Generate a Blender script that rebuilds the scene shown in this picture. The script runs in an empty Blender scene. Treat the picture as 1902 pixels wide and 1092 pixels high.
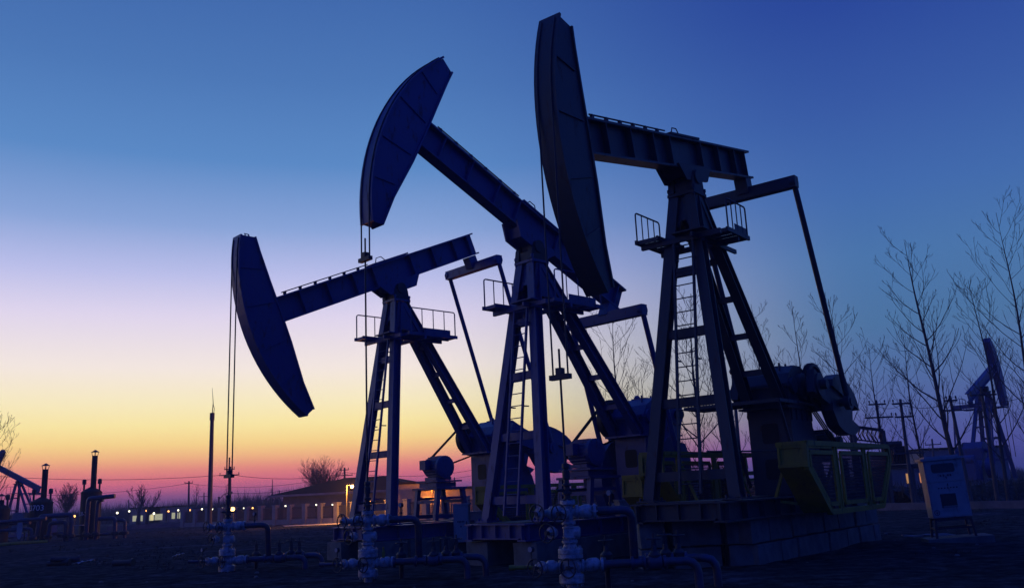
import bpy, math, random
from mathutils import Vector as V, Matrix, noise
R = math.radians
C = bpy.context.scene.collection
random.seed(7)
# ------------------------------------------------------------------ camera model
F, PIT, ROL, CH = 1657.0, R(12.7), R(2.65), 1.63
fw = V((0, math.cos(PIT), math.sin(PIT)))
_u = V((0, -math.sin(PIT), math.cos(PIT))); _r = V((1, 0, 0))
rt = _r*math.cos(ROL) - _u*math.sin(ROL)
up = _u*math.cos(ROL) + _r*math.sin(ROL)
CAM = V((0, 0, CH))
def at(x, y, Y):
    d = fw + rt*((x-951)/F) + up*((546-y)/F)
    return CAM + d*(Y/d.y)
def onground(x, Y, y=930):
    p = at(x, y, Y); return V((p.x, Y, 0))
# ------------------------------------------------------------------ materials
M = {}
def mat(name, col, rough=.6, metal=0., var=.25, scale=3., bump=.0, bscale=20., col2=None, spec=.5, rust=0.):
    m = bpy.data.materials.new(name); m.use_nodes = True
    n = m.node_tree.nodes; l = m.node_tree.links
    b = n['Principled BSDF']
    b.inputs['Roughness'].default_value = rough; b.inputs['Metallic'].default_value = metal
    b.inputs['Specular IOR Level'].default_value = spec
    tc = n.new('ShaderNodeTexCoord')
    nz = n.new('ShaderNodeTexNoise'); nz.inputs['Scale'].default_value = scale; nz.inputs['Detail'].default_value = 6
    nz.inputs['Roughness'].default_value = .65
    l.new(tc.outputs['Object'], nz.inputs['Vector'])
    mr = n.new('ShaderNodeMapRange'); mr.inputs[1].default_value = .35; mr.inputs[2].default_value = .68
    l.new(nz.outputs['Fac'], mr.inputs[0])
    mx = n.new('ShaderNodeMix'); mx.data_type = 'RGBA'
    c2 = col2 or tuple(c*(1-var) for c in col)
    mx.inputs[6].default_value = (*col, 1); mx.inputs[7].default_value = (*c2, 1)
    l.new(mr.outputs[0], mx.inputs[0]); l.new(mx.outputs[2], b.inputs['Base Color'])
    if rust:
        mp = n.new('ShaderNodeMapping'); mp.inputs['Scale'].default_value = (5, 5, 1.6); l.new(tc.outputs['Object'], mp.inputs[0])
        n2_ = n.new('ShaderNodeTexNoise'); n2_.inputs['Scale'].default_value = 1.4; n2_.inputs['Detail'].default_value = 8; n2_.inputs['Roughness'].default_value = .7; l.new(mp.outputs[0], n2_.inputs['Vector'])
        m2 = n.new('ShaderNodeMapRange'); m2.inputs[1].default_value = .56; m2.inputs[2].default_value = .66; m2.inputs[4].default_value = rust; l.new(n2_.outputs['Fac'], m2.inputs[0])
        x2 = n.new('ShaderNodeMix'); x2.data_type = 'RGBA'; x2.inputs[7].default_value = (.06, .035, .025, 1)
        l.new(m2.outputs[0], x2.inputs[0]); l.new(mx.outputs[2], x2.inputs[6]); l.new(x2.outputs[2], b.inputs['Base Color'])
        m3 = n.new('ShaderNodeMapRange'); m3.inputs[3].default_value = rough; m3.inputs[4].default_value = .85; l.new(m2.outputs[0], m3.inputs[0]); l.new(m3.outputs[0], b.inputs['Roughness'])
    if bump:
        nb = n.new('ShaderNodeTexNoise'); nb.inputs['Scale'].default_value = bscale; nb.inputs['Detail'].default_value = 5
        l.new(tc.outputs['Object'], nb.inputs['Vector'])
        bp = n.new('ShaderNodeBump'); bp.inputs['Strength'].default_value = bump; bp.inputs['Distance'].default_value = .03
        l.new(nb.outputs['Fac'], bp.inputs['Height']); l.new(bp.outputs[0], b.inputs['Normal'])
    M[name] = m; return m
def emit(name, col, s):
    m = bpy.data.materials.new(name); m.use_nodes = True
    b = m.node_tree.nodes['Principled BSDF']
    b.inputs['Base Color'].default_value = (.5, .4, .3, 1)
    b.inputs['Emission Color'].default_value = (*col, 1); b.inputs['Emission Strength'].default_value = s
    M[name] = m; return m
mat('blue_paint', (.022, .048, .20), .45, 0, col2=(.030, .055, .19), scale=2.2, bump=.15, bscale=14, rust=.75)
mat('green_paint', (.020, .036, .055), .5, 0, col2=(.026, .038, .05), scale=2.2, bump=.15, bscale=14, rust=.7)
mat('dark_steel', (.035, .04, .055), .55, .2, scale=4, bump=.1)
mat('rubber', (.012, .012, .014), .7)
mat('rust_pipe', (.05, .06, .13), .4, .2, col2=(.07, .05, .05), scale=5, bump=.2)
mat('yellow_paint', (.30, .25, .02), .6, 0, col2=(.20, .17, .03), scale=2.5, bump=.1, rust=.8)
mat('silver_paint', (.50, .51, .54), .42, .1, col2=(.16, .16, .18), scale=9, bump=.5, bscale=30)
mat('white_cabinet', (.33, .34, .37), .5, 0, col2=(.25, .26, .29), scale=2, bump=.05, rust=.5)
mat('concrete', (.16, .17, .17), .9, 0, col2=(.085, .09, .09), scale=2.5, bump=.6, bscale=9)
mat('pale_concrete', (.16, .165, .19), .85, 0, col2=(.1, .1, .12), scale=1.5, bump=.2)
mat('wood_pole', (.10, .095, .10), .85, 0, scale=3)
mat('bark', (.060, .055, .058), .9, 0, scale=4)
mat('bark_warm', (.12, .075, .06), .9, 0, scale=4)
mat('far_twigs', (.035, .035, .05), .95, 0, scale=.2)
mat('wire', (.02, .02, .025), .6)
mat('roof', (.012, .012, .016), .95, 0, scale=2, bump=.2, spec=.1)
mat('wall_paint', (.24, .245, .27), .8, 0, col2=(.17, .175, .20), scale=1.2)
mat('wall_grey', (.20, .21, .25), .8, 0, col2=(.12, .13, .16), scale=.7)
mat('black_tank', (.014, .015, .022), .75, 0, col2=(.022, .02, .024), scale=2)
mat('lettering', (.8, .82, .85), .6, 0)
mat('dark_mark', (.02, .025, .05), .7, 0)
mat('porcelain', (.09, .07, .07), .3, 0)
mat('glass_dark', (.03, .04, .05), .15, 0)
mat('grass_blade', (.030, .034, .026), .9, 0, col2=(.042, .040, .030), scale=.3)
mat('plastic_scrap', (.45, .47, .5), .5, 0)
mat('path', (.34, .33, .32), .9, 0, col2=(.2, .2, .2), scale=1.5, bump=.3)
emit('lamp_warm', (1., .42, .10), 4.5)
emit('lamp_hot', (1., .52, .16), 5)
emit('lamp_white', (1., .92, .62), 3.5)
emit('window_warm', (1., .36, .04), .6)
emit('window_hot', (1., .40, .07), 1.3)
emit('window_green', (.9, .9, .5), .4)
emit('window_dim', (1., .5, .08), .45)
# ------------------------------------------------------------------ mesh builder
class MB:
    def __init__(s): s.v = []; s.f = []; s.sm = []
    def add(s, vs, fs, smooth=False):
        o = len(s.v); s.v += [tuple(p) for p in vs]
        for f in fs: s.f.append([i+o for i in f]); s.sm.append(smooth)
    def box(s, c, sx, sy, sz, rot=None):
        c = V(c); q = []
        for k in (-1, 1):
            for a, b in ((-1, -1), (1, -1), (1, 1), (-1, 1)):
                p = V((a*sx/2, b*sy/2, k*sz/2))
                if rot: p = rot @ p
                q.append(c+p)
        s.add(q, [(3, 2, 1, 0), (4, 5, 6, 7), (0, 1, 5, 4), (1, 2, 6, 5), (2, 3, 7, 6), (3, 0, 4, 7)]); return s
    def extr(s, a, b, poly, upv=(0, 0, 1)):
        a = V(a); b = V(b); d = (b-a).normalized(); u = V(upv)
        if abs(d.dot(u)) > .98: u = V((1, 0, 0))
        x = d.cross(u).normalized(); y = x.cross(d).normalized()
        n = len(poly)
        q = [a+x*p+y*r for p, r in poly]+[b+x*p+y*r for p, r in poly]
        s.add(q, [list(range(n))[::-1], list(range(n, 2*n))]+[(i, (i+1) % n, n+(i+1) % n, n+i) for i in range(n)]); return s
    def bar(s, a, b, w, h, upv=(0, 0, 1)):
        return s.extr(a, b, [(-w/2, -h/2), (w/2, -h/2), (w/2, h/2), (-w/2, h/2)], upv)
    def hbeam(s, a, b, w, h, upv=(0, 0, 1), tf=.03, tw=.03):
        x0, x1, y0, y1 = w/2, tw/2, h/2, h/2-tf
        return s.extr(a, b, [(-x0, -y0), (x0, -y0), (x0, -y1), (x1, -y1), (x1, y1), (x0, y1), (x0, y0), (-x0, y0), (-x0, y1), (-x1, y1), (-x1, -y1), (-x0, -y1)], upv)
    def tube(s, pts, r, n=8, closed=False):
        pts = [V(p) for p in pts]; k = len(pts)
        rr = r if isinstance(r, (list, tuple)) else [r]*k
        q = []; px = None
        for i, p in enumerate(pts):
            if closed: d = pts[(i+1) % k]-pts[i-1]
            else: d = pts[min(i+1, k-1)]-pts[max(i-1, 0)]
            d = d.normalized() if d.length > 1e-9 else V((0, 0, 1))
            if px is None:
                px = d.cross(V((0, 0, 1)) if abs(d.z) < .95 else V((1, 0, 0))).normalized()
            else:
                px = (px-d*px.dot(d)); px = px.normalized() if px.length > 1e-6 else d.orthogonal().normalized()
            py = d.cross(px)
            for j in range(n):
                t = 2*math.pi*j/n; q.append(p+(px*math.cos(t)+py*math.sin(t))*rr[i])
        fs = []
        for i in range(k if closed else k-1):
            a = i*n; b = ((i+1) % k)*n
            for j in range(n): fs.append((a+j, a+(j+1) % n, b+(j+1) % n, b+j))
        s.add(q, fs, n > 4)
        if not closed and n > 3:
            s.add(q[:n], [list(range(n))[::-1]]); s.add(q[-n:], [list(range(n))])
        return s
    def lathe(s, prof, o, ax=(0, 0, 1), n=20):
        o = V(o); ax = V(ax).normalized(); x = ax.orthogonal().normalized(); y = ax.cross(x)
        for i in range(len(prof)-1):
            (r0, z0), (r1, z1) = prof[i], prof[i+1]; q = []
            for r, z in ((r0, z0), (r1, z1)):
                for j in range(n):
                    t = 2*math.pi*j/n; q.append(o+ax*z+(x*math.cos(t)+y*math.sin(t))*r)
            s.add(q, [(j, (j+1) % n, n+(j+1) % n, n+j) for j in range(n)], True)
        for (r, z), rev in ((prof[0], True), (prof[-1], False)):
            if r > .001:
                q = [o+ax*z+(x*math.cos(2*math.pi*j/n)+y*math.sin(2*math.pi*j/n))*r for j in range(n)]
                s.add(q, [list(range(n))[::-1] if rev else list(range(n))])
        return s
    def prism(s, poly, fn, a, b):
        n = len(poly); q = [fn(p[0], a, p[1]) for p in poly]+[fn(p[0], b, p[1]) for p in poly]
        s.add(q, [list(range(n))[::-1], list(range(n, 2*n))]+[(i, (i+1) % n, n+(i+1) % n, n+i) for i in range(n)]); return s
    def build(s, name, m, parent=None, loc=None):
        me = bpy.data.meshes.new(name); me.from_pydata(s.v, [], s.f); me.update()
        me.polygons.foreach_set('use_smooth', s.sm)
        import bmesh
        bm = bmesh.new(); bm.from_mesh(me); bmesh.ops.recalc_face_normals(bm, faces=bm.faces); bm.to_mesh(me); bm.free()
        me.materials.append(M[m] if isinstance(m, str) else m)
        o = bpy.data.objects.new(name, me); C.objects.link(o)
        if parent: o.parent = parent
        if loc: o.location = loc
        return o
def tag(o, label=None, cat=None, group=None, kind=None):
    if label: o['label'] = label
    if cat: o['category'] = cat
    if group: o['group'] = group
    if kind: o['kind'] = kind
    return o
def thing(name, label, cat, loc=(0, 0, 0), rz=0, group=None):
    o = bpy.data.objects.new(name, None); C.objects.link(o); o.empty_display_size = .3
    o.location = loc; o.rotation_euler = (0, 0, rz); return tag(o, label, cat, group)
def copy_tree(o, parent=None):
    c = o.copy(); C.objects.link(c)
    if parent: c.parent = parent
    for ch in [x for x in bpy.data.objects if x.parent == o]: copy_tree(ch, c)
    return c
def text_mesh(name, body, size, m, parent, fn, depth=.004):
    cu = bpy.data.curves.new(name, 'FONT'); cu.body = body; cu.size = size; cu.align_x = 'CENTER'; cu.align_y = 'CENTER'
    cu.extrude = depth; t = bpy.data.objects.new('tmp', cu); C.objects.link(t)
    bpy.context.view_layer.update()
    me = bpy.data.meshes.new_from_object(t.evaluated_get(bpy.context.evaluated_depsgraph_get()))
    bpy.data.objects.remove(t)
    for v in me.vertices: v.co = fn(v.co.x, v.co.y, v.co.z)
    me.materials.clear(); me.materials.append(M[m]); me.name = name
    o = bpy.data.objects.new(name, me); C.objects.link(o); o.parent = parent; return o
# ------------------------------------------------------------------ ground
W = {1: V((-7.866, 24.517, 0)), 2: V((-3.297, 19.587, 0)), 3: V((.781, 15.6, 0))}
def gz(x, y):
    d = math.hypot(x, y)
    a = .05*noise.noise(V((x*.35, y*.35, 3)))+.025*noise.noise(V((x*1.3, y*1.3, 7)))+.012*noise.noise(V((x*4, y*4, 1)))
    a *= max(0., min(1., (140-d)/60)) if d > 80 else 1
    a -= .22*math.exp(-((x-W[3].x)**2+(y-W[3].y)**2)/1.6)
    if y > 30: a += .15*noise.noise(V((x*.06, y*.06, 9)))*min(1, (y-30)/20)*max(0., min(1., (160-d)/60))
    return a
def axis(lo, hi, s0, g):
    xs = [0.]; s = s0
    while xs[-1] < hi: xs.append(xs[-1]+s); s *= g
    if lo < 0:
        ys = [0.]; s = s0
        while ys[-1] > lo: ys.append(ys[-1]-s); s *= g
        xs = ys[:0:-1]+xs
    return xs
xs = axis(-900, 900, .16, 1.028); ys = [y+6 for y in axis(-60, 900, .16, 1.022)]
g = MB(); nx = len(xs)
g.v = [(x, y, gz(x, y)) for y in ys for x in xs]
g.f = [(j*nx+i, j*nx+i+1, (j+1)*nx+i+1, (j+1)*nx+i) for j in range(len(ys)-1) for i in range(nx-1)]; g.sm = [True]*len(g.f)
gm = mat('ground', (.050, .050, .046), .95)
n = gm.node_tree.nodes; l = gm.node_tree.links; b = n['Principled BSDF']; b.inputs['Specular IOR Level'].default_value = .0
tc = n.new('ShaderNodeTexCoord')
def nz(sc, det=8, ro=.6):
    q = n.new('ShaderNodeTexNoise'); q.inputs['Scale'].default_value = sc; q.inputs['Detail'].default_value = det; q.inputs['Roughness'].default_value = ro
    l.new(tc.outputs['Object'], q.inputs['Vector']); return q
def ramp(src, stops):
    r_ = n.new('ShaderNodeValToRGB'); e = r_.color_ramp.elements
    while len(e) < len(stops): e.new(.5)
    for k, (p, c) in enumerate(stops): e[k].position = p; e[k].color = (*c, 1)
    l.new(src, r_.inputs[0]); return r_
n1 = nz(.22, 6); n2 = nz(2.6, 8, .7); n3 = nz(22, 6, .7)
r1 = ramp(n1.outputs['Fac'], [(.36, (.085, .095, .115)), (.48, (.050, .060, .062)), (.62, (.078, .084, .088))])
r2 = ramp(n2.outputs['Fac'], [(.3, (.22, .22, .23)), (.5, (.9, .9, .9)), (.7, (2., 2., 2.))])
mx = n.new('ShaderNodeMix'); mx.data_type = 'RGBA'; mx.blend_type = 'MULTIPLY'; mx.inputs[0].default_value = 1
l.new(r1.outputs[0], mx.inputs[6]); l.new(r2.outputs[0], mx.inputs[7]); l.new(mx.outputs[2], b.inputs['Base Color'])
ad = n.new('ShaderNodeMath'); ad.operation = 'MULTIPLY_ADD'; ad.inputs[1].default_value = 3; l.new(n2.outputs['Fac'], ad.inputs[0]); l.new(n3.outputs['Fac'], ad.inputs[2])
bp = n.new('ShaderNodeBump'); bp.inputs['Strength'].default_value = .9; bp.inputs['Distance'].default_value = .09
l.new(ad.outputs[0], bp.inputs['Height']); l.new(bp.outputs[0], b.inputs['Normal'])
tag(g.build('ground', gm), kind='structure')
# low dry grass in tufts
gr = MB(); rg = random.Random(3)
for i in range(5200):
    Y = 20+65*rg.random()**1.5; x = rg.uniform(-.62, .62)*Y
    if noise.noise(V((x*.12, Y*.12, 5))) < -.02: continue
    if any(-2.2 < (x-W[w].x)*.7-(Y-W[w].y)*.7 < 2.2 and -2 < (x-W[w].x)*.7+(Y-W[w].y)*.7 < 15 for w in W): continue
    z = gz(x, Y)
    for k in range(5):
        a = rg.uniform(0, 6.28); h = rg.uniform(.03, .11); w_ = .006+.0004*Y; ox, oy = rg.gauss(0, .09), rg.gauss(0, .09); lx, ly = rg.gauss(0, .07), rg.gauss(0, .07)
        gr.add([(x+ox-w_*math.cos(a), Y+oy-w_*math.sin(a), z-.01), (x+ox+w_*math.cos(a), Y+oy+w_*math.sin(a), z-.01), (x+ox+lx, Y+oy+ly, z+h)], [(0, 1, 2)])
tag(gr.build('dry_grass', 'grass_blade'), 'short dry grass in tufts over the dark field', 'grass', kind='stuff')
# ------------------------------------------------------------------ pump jacks
def pump(key, label, az, L, zp, zb, beam_deg, crank_deg, variant, paint, o, scale=1., rear=True, group='large pump jacks in a row'):
    """o: well point on the ground.  u runs from the well to the rear, v to the near side."""
    U = V((math.sin(az), math.cos(az), 0))
    root = thing('pump_jack', label, 'pump jack', o+U*L, math.pi/2-az, group)
    root.scale = (scale,)*3
    T = lambda u, v, z: V((u-L, -v, z))
    def part(mb, name, m=paint, parent=root): return mb.build(name, m, parent)
    # skid
    for v in (-.95, .95):
        m = MB().hbeam(T(L-1.75, v, zb-.22), T(12.6, v, zb-.22), .28, .40, tf=.035)
        for u in [L-1.6+k*.85 for k in range(10)]:
            for s in (-1, 1): m.box(T(u, v+s*.075, zb-.22), .025, .12, .325)
        part(m, 'skid_beam')
    for u in (L-1.6, L-.2, 7.2, 9., 11., 12.4): 
        m = MB().hbeam(T(u, -.81, zb-.2), T(u, .81, zb-.2), .22, .36, tf=.03)
        for q in (-.5, 0, .5):
            for sd_ in (-1, 1): m.box(T(u+sd_*.06, q, zb-.2), .09, .025, .30)
        part(m, 'skid_crossbeam')
    part(MB().box(T(L-1., 0, zb-.012), 1.1, 1.55, .02), 'deck_plate', 'dark_steel')
    # tower
    ht = zp-.1-zb; vf = 1.
    fu = lambda z: L-.13-.87*(zp-.1-z)/ht
    fv = lambda z: .21+(vf-.21)*(zp-.1-z)/ht
    for s in (-1, 1):
        a = T(fu(zb), s*vf, zb+.02); b_ = T(fu(zp-.1), s*.21, zp-.1)
        part(MB().hbeam(a, b_, .25, .27, (1, 0, 0)), 'front_leg')
        m = MB().box(T(fu(zb), s*vf, zb+.015), .5, .44, .035)
        for p in (-.18, .18):
            for q in (-.16, .16): m.tube([T(fu(zb)+p, s*vf+q, zb+.03), T(fu(zb)+p, s*vf+q, zb+.1)], .03, 6)
        part(m, 'foot_plate')
        ru, rv, rz_ = 8.95, .44, zb+2.14
        part(MB().hbeam(T(ru, s*rv, rz_), T(L+.17, s*.20, zp-.14), .24, .26, (1, 0, 0)), 'rear_leg')
    for z in (zb+.52, zb+2.08, zb+3.62, zb+5.05):
        part(MB().bar(T(fu(z), -fv(z)+.1, z), T(fu(z), fv(z)-.1, z), .14, .2), 'cross_bar')
    for k in (.18, .36, .54, .72, .86):
        p = lambda s: T(8.95+(L+.17-8.95)*k, s*(.44-.24*k-.08), zb+2.14+(zp-.14-zb-2.14)*k)
        part(MB().bar(p(-1), p(1), .1, .14), 'cross_bar')
    m = MB().box(T(L+.02, 0, zp-.04), .62, .70, .07)
    for pu in (-.26, .30):
        for pv in (-.31, .31): m.tube([T(L+pu, pv, zp-.12), T(L+pu, pv, zp+.07)], .035, 6); m.tube([T(L+pu, pv, zp+.05), T(L+pu, pv, zp+.12)], .05, 6)
    part(m, 'top_plate', 'dark_steel' if variant == 'B' else paint)
    z1 = zp-.09; z2 = zp-.82
    m = MB()
    m.add([T(fu(z1)-.05, -fv(z1), z1), T(fu(z1)-.05, fv(z1), z1), T(fu(z2)-.05, fv(z2), z2), T(fu(z2)-.05, .12, z2), T(fu(z2)-.05, .07, z2+.14), T(fu(z2)-.05, -.07, z2+.14), T(fu(z2)-.05, -.12, z2), T(fu(z2)-.05, -fv(z2), z2)], [range(8)])
    m.add([T(fu(z1)-.02, -fv(z1), z1), T(fu(z1)-.02, fv(z1), z1), T(fu(z2)-.02, fv(z2), z2), T(fu(z2)-.02, .12, z2), T(fu(z2)-.02, .07, z2+.14), T(fu(z2)-.02, -.07, z2+.14), T(fu(z2)-.02, -.12, z2), T(fu(z2)-.02, -fv(z2), z2)], [range(8)])
    part(m, 'gusset_plate')
    for s in (-1, 1):
        m = MB(); zz = zp-1.0
        ru2 = L+.22+(8.95-L-.22)*(.86)/(zp-.14-zb-2.14)
        m.prism([(fu(z1), z1), (L+.17, z1), (ru2, zz), (fu(zz), zz)], lambda a, b_, c: T(a, b_, c), s*.29, s*.31)
        part(m, 'gusset_plate')
    # platforms
    zd = zp-(1.1 if variant == 'B' else 1.22)
    for s in (-1, 1):
        vi, vo = .46, (1.02 if variant == 'B' else .93)
        u0, u1 = ((L-.68, L+.45) if s < 0 else (L-.15, L+.88)) if variant == 'B' else ((L-.9, L+.5) if s < 0 else (L-.1, L+1.68))
        m = MB()
        for u in (u0, u1): m.bar(T(u, s*vi, zd), T(u, s*vo, zd), .06, .09)
        for v in (vi, vo): m.bar(T(u0-.08, s*v, zd+.001), T(u1+.08, s*v, zd+.001), .05, .1)
        for k in range(1, 4): m.bar(T(u0+(u1-u0)*k/4, s*vi, zd-.01), T(u0+(u1-u0)*k/4, s*vo, zd-.01), .04, .05)
        pl = part(m, 'platform')
        m = MB()
        for k in range(1, 16): m.bar(T(u0+(u1-u0)*k/16, s*(vi+.02), zd+.045), T(u0+(u1-u0)*k/16, s*(vo-.02), zd+.045), .009, .012)
        for k in range(1, 12): m.bar(T(u0, s*(vi+(vo-vi)*k/12), zd+.033), T(u1, s*(vi+(vo-vi)*k/12), zd+.033), .009, .01)
        part(m, 'grating', paint, pl)
        m = MB(); rh = .74 if variant == 'B' else .82; e = .06
        m.tube([T(u0, s*vo, zd+.05), T(u0, s*vo, zd+rh-e), T(u0+e*.3, s*vo, zd+rh-.02), T(u0+e, s*vo, zd+rh), T(u1-e, s*vo, zd+rh), T(u1-e*.3, s*vo, zd+rh-.02), T(u1, s*vo, zd+rh-e), T(u1, s*vo, zd+.05)], .02, 6)
        for k in (1, 2, 3): m.tube([T(u0+(u1-u0)*k/4, s*vo, zd+.05), T(u0+(u1-u0)*k/4, s*vo, zd+rh)], .015, 6)
        if s > 0: m.box(T((u0+u1)/2+.15, s*vo, zd+.13), (u1-u0)*.6, .012, .16)
        part(m, 'railing', paint, pl)
    for u in (L-.52, L+.42):
        part(MB().bar(T(u, -1.0, zd-.1), T(u, 1.0, zd-.1), .08, .12), 'platform_beam')
    part(MB().bar(T(L-.8, .42, zd-.1), T(L+1.5, .42, zd-.1), .06, .1), 'platform_beam'); part(MB().box(T(L-.62, .3, zd+.01), .3, .8, .03), 'step_plate')
    # ladder
    lt, lb = zd-.05, zb+.15; m = MB()
    lp = lambda v, z: T(fu(z)-.24, v+.07, z)
    for v in (-.24, .24): m.bar(lp(v, lb), lp(v, lt+.0), .05, .06, (1, 0, 0))
    z = lb+.2
    while z < lt-.1: m.tube([lp(-.24, z), lp(.24, z)], .014, 6); z += .31
    for z in (lb+.6, (lb+lt)/2, lt-.5):
        for v in (-.24, .24): m.bar(lp(v, z), lp(v, z)+V((.2, 0, 0)), .04, .03)
    part(m, 'ladder')
    # walking beam about the saddle bearing
    pz = zp+.60; be = R(beam_deg)   # + = head up
    cb, sb = math.cos(be), math.sin(be)
    def B(a, v, h): # a along beam (+ to rear), h normal to it
        return T(L+a*cb+h*sb, v, pz-a*sb+h*cb)
    R0 = L-.02; hh = .36
    m = MB()
    m.prism([(-.38, .0), (.38, 0), (.32, .30), (.2, .48), (-.2, .48), (-.32, .30)], lambda a, b_, c: T(L+a*.8, b_, zp+c), -.32, -.17)
    m.prism([(-.38, .0), (.38, 0), (.32, .30), (.2, .48), (-.2, .48), (-.32, .30)], lambda a, b_, c: T(L+a*.8, b_, zp+c), .17, .32)
    m.lathe([(.17, -.36), (.17, .36)], T(L, 0, zp+.36), (0, 1, 0))
    m.box(T(L, 0, zp+.12), .5, .3, .22)
    part(m, 'saddle_bearing', 'dark_steel')
    m = MB()
    rl = 3.72
    up_ = V((sb, 0, cb))
    m.hbeam(B(-R0+.85, 0, .38), B(rl+.1, 0, .38), .36, .76, up_, tf=.05, tw=.05)
    for a in (-3.6, -2.6, -1.6, -.8, .8, 1.8, 2.8, 3.5):
        for s in (-1, 1): m.box(B(a, s*.1, .38), .03, .14, .655, Matrix.Rotation(be, 3, 'Y'))
    wb = part(m, 'walking_beam')
    m = MB()
    for v in (-.27, .27): m.prism([(-.85, .05), (.85, .05), (.55, -.32), (-.55, -.32)], lambda a, b_, c: B(a, b_, c), v-.03, v+.03)
    m.prism([(-.62, .0), (.62, 0), (.45, -.22), (-.45, -.22)], lambda a, b_, c: B(a, b_, c), -.24, .24)
    m.box(B(0, 0, .79), 1.5, .40, .05, Matrix.Rotation(be, 3, 'Y'))
    part(m, 'saddle_bracket', 'dark_steel' if variant == 'B' else paint, wb)
    m = MB()  # grease line with clips along the top flange
    m.tube([B(-R0+1.4, .12, .84), B(-.9, .12, .84)], .018, 6)
    for k in range(6): m.box(B(-R0+1.5+k*.55, .12, .80), .08, .06, .09)
    m.tube([B(-.6, .12, .78), B(-.5, .12, .95), B(-.3, .12, .95), B(-.2, .12, .82)], .015, 6)
    part(m, 'grease_line', 'dark_steel', wb)
    # horse head: a segment of the circle about the pivot
    H = lambda r, f: (-r*math.cos(R(f)), r*math.sin(R(f)))
    arc = [H(R0-.06, f) for f in range(30, -31, -3)]
    inner = [H(R0-.28, -30.5), H(R0-.62, -22), H(R0-1.02, -8), H(R0-1.08, 4), H(R0-.92, 16), H(R0-.62, 26), H(R0-.44, 30.5)]
    BB = lambda a, b_, c: B(a, b_, c)
    m = MB(); m.prism(arc+inner, BB, -.19, .19)
    hd = part(m, 'horse_head')
    m = MB(); # wrap plate, flanges and stiffeners
    m.prism([H(R0, f) for f in range(30, -31, -3)]+[H(R0-.055, f) for f in range(-30, 31, 3)], BB, -.25, .25)
    inn2 = [(a+.05, c) for a, c in inner]
    m.prism(inner+inn2[::-1], BB, -.23, .23)
    for f, r in ((20, .75), (8, 1.0), (-6, 1.0), (-18, .7)):
        for s in (-1, 1):
            p, q = H(R0-.06, f), H(R0-r+.04, f); m.bar(B(p[0], s*.205, p[1]), B(q[0], s*.205, q[1]), .03, .03)
    m.tube([B(*[H(R0-.3, 30)[0], 0, H(R0-.3, 30)[1]+.02]), B(H(R0-.3, 30)[0], 0, H(R0-.3, 30)[1]+.16), B(H(R0-.42, 30)[0], 0, H(R0-.42, 30)[1]+.16), B(H(R0-.42, 30)[0], 0, H(R0-.42, 30)[1]+.02)], .02, 6)
    part(m, 'face_plate', paint, hd)
    # bridle cables wrap the face from the top of the arc to the tangent point, then hang straight
    zbar = 4.65+5.4*be
    for v in (-.16, .16):
        pts = [B(*[H(R0+.012, f)[0], v, H(R0+.012, f)[1]]) for f in range(29, -31, -3) if f+beam_deg > 0]
        pts += [T(L-R0-.012, v, pz), T(L-R0-.012, v, zbar)]
        part(MB().tube(pts, .018, 6), 'bridle_cable', 'dark_steel')
    part(MB().box(T(0, 0, zbar), .11, .42, .09).box(T(0, 0, zbar+.1), .12, .12, .12), 'carrier_bar', 'dark_steel')
    part(MB().tube([T(0, 0, zbar+.5), T(0, 0, 1.75)], .02, 8), 'polished_rod', 'dark_steel')
    # gearbox, pedestal
    su, sz = 9.75, zb+2.66
    m = MB()
    poly = [(9.0, 0), (10.5, 0), (10.45, 2.1), (9.0, 2.1)]
    m.prism(poly, lambda a, b_, c: T(a, b_, zb+c), -.56, .56)
    m.prism([(10.5, 0), (11.3, 0), (10.85, 1.3), (10.46, 1.9)], lambda a, b_, c: T(a, b_, zb+c), -.5, .5)
    m.box(T(9.65, 0, zb+2.12), 1.95, 1.3, .05)
    for u in (9.08, 9.4, 9.75, 10.1, 10.4): m.box(T(u, .58, zb+1.95), .03, .04, .28)
    ped = part(m, 'pedestal')
    for z in (.62, 1.5):
        m = MB()
        w_, h_ = .22, .25
        pts = []
        for cx, cz, a0 in ((w_-.08, h_-.08, 0), (-w_+.08, h_-.08, 90), (-w_+.08, -h_+.08, 180), (w_-.08, -h_+.08, 270)):
            for k in range(4): pts.append((cx+.08*math.cos(R(a0+k*30)), cz+.08*math.sin(R(a0+k*30))))
        m.add([T(8.995, p, zb+z+q) for p, q in pts], [range(len(pts))])
        part(m, 'access_opening', 'rubber', ped)
    m = MB()
    gp = [(8.95, 2.15), (8.92, 2.66), (9.12, 2.98), (9.5, 3.2), (9.95, 3.2), (10.4, 2.98), (10.62, 2.66), (10.6, 2.15)]
    m.prism(gp, lambda a, b_, c: T(a, b_, zb+c), -.6, .6)
    m.prism([(8.84, 2.63), (10.7, 2.63), (10.7, 2.7), (8.84, 2.7)], lambda a, b_, c: T(a, b_, zb+c), -.63, .63)
    for s in (-1, 1):
        m.lathe([(.34, .6), (.34, .74), (.2, .78)], T(su, 0, sz), (0, -s, 0))
        m.lathe([(.2, .6), (.2, .7)], T(9.18, 0, sz), (0, -s, 0)); m.lathe([(.2, .6), (.2, .7)], T(10.36, 0, sz), (0, -s, 0))
    for u in (9.3, 9.72, 10.1): m.tube([T(u, .3, zb+3.0), T(u, .3, zb+3.28)], .03, 6)
    m.lathe([(.1, 3.2), (.1, 3.27), (.05, 3.34)], T(9.72, -.2, zb)); m.box(T(9.75, 0, zb+3.215), .5, .5, .03)
    gb = part(m, 'gearbox', 'green_paint' if variant == 'B' else paint)
    part(MB().tube([T(su, -1.32, sz), T(su, 1.32, sz)], .13, 12), 'crankshaft', 'dark_steel')
    # cranks
    ca = R(crank_deg)   # 0 = up, + toward the rear
    cu_, cz_ = math.sin(ca), math.cos(ca)
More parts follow.
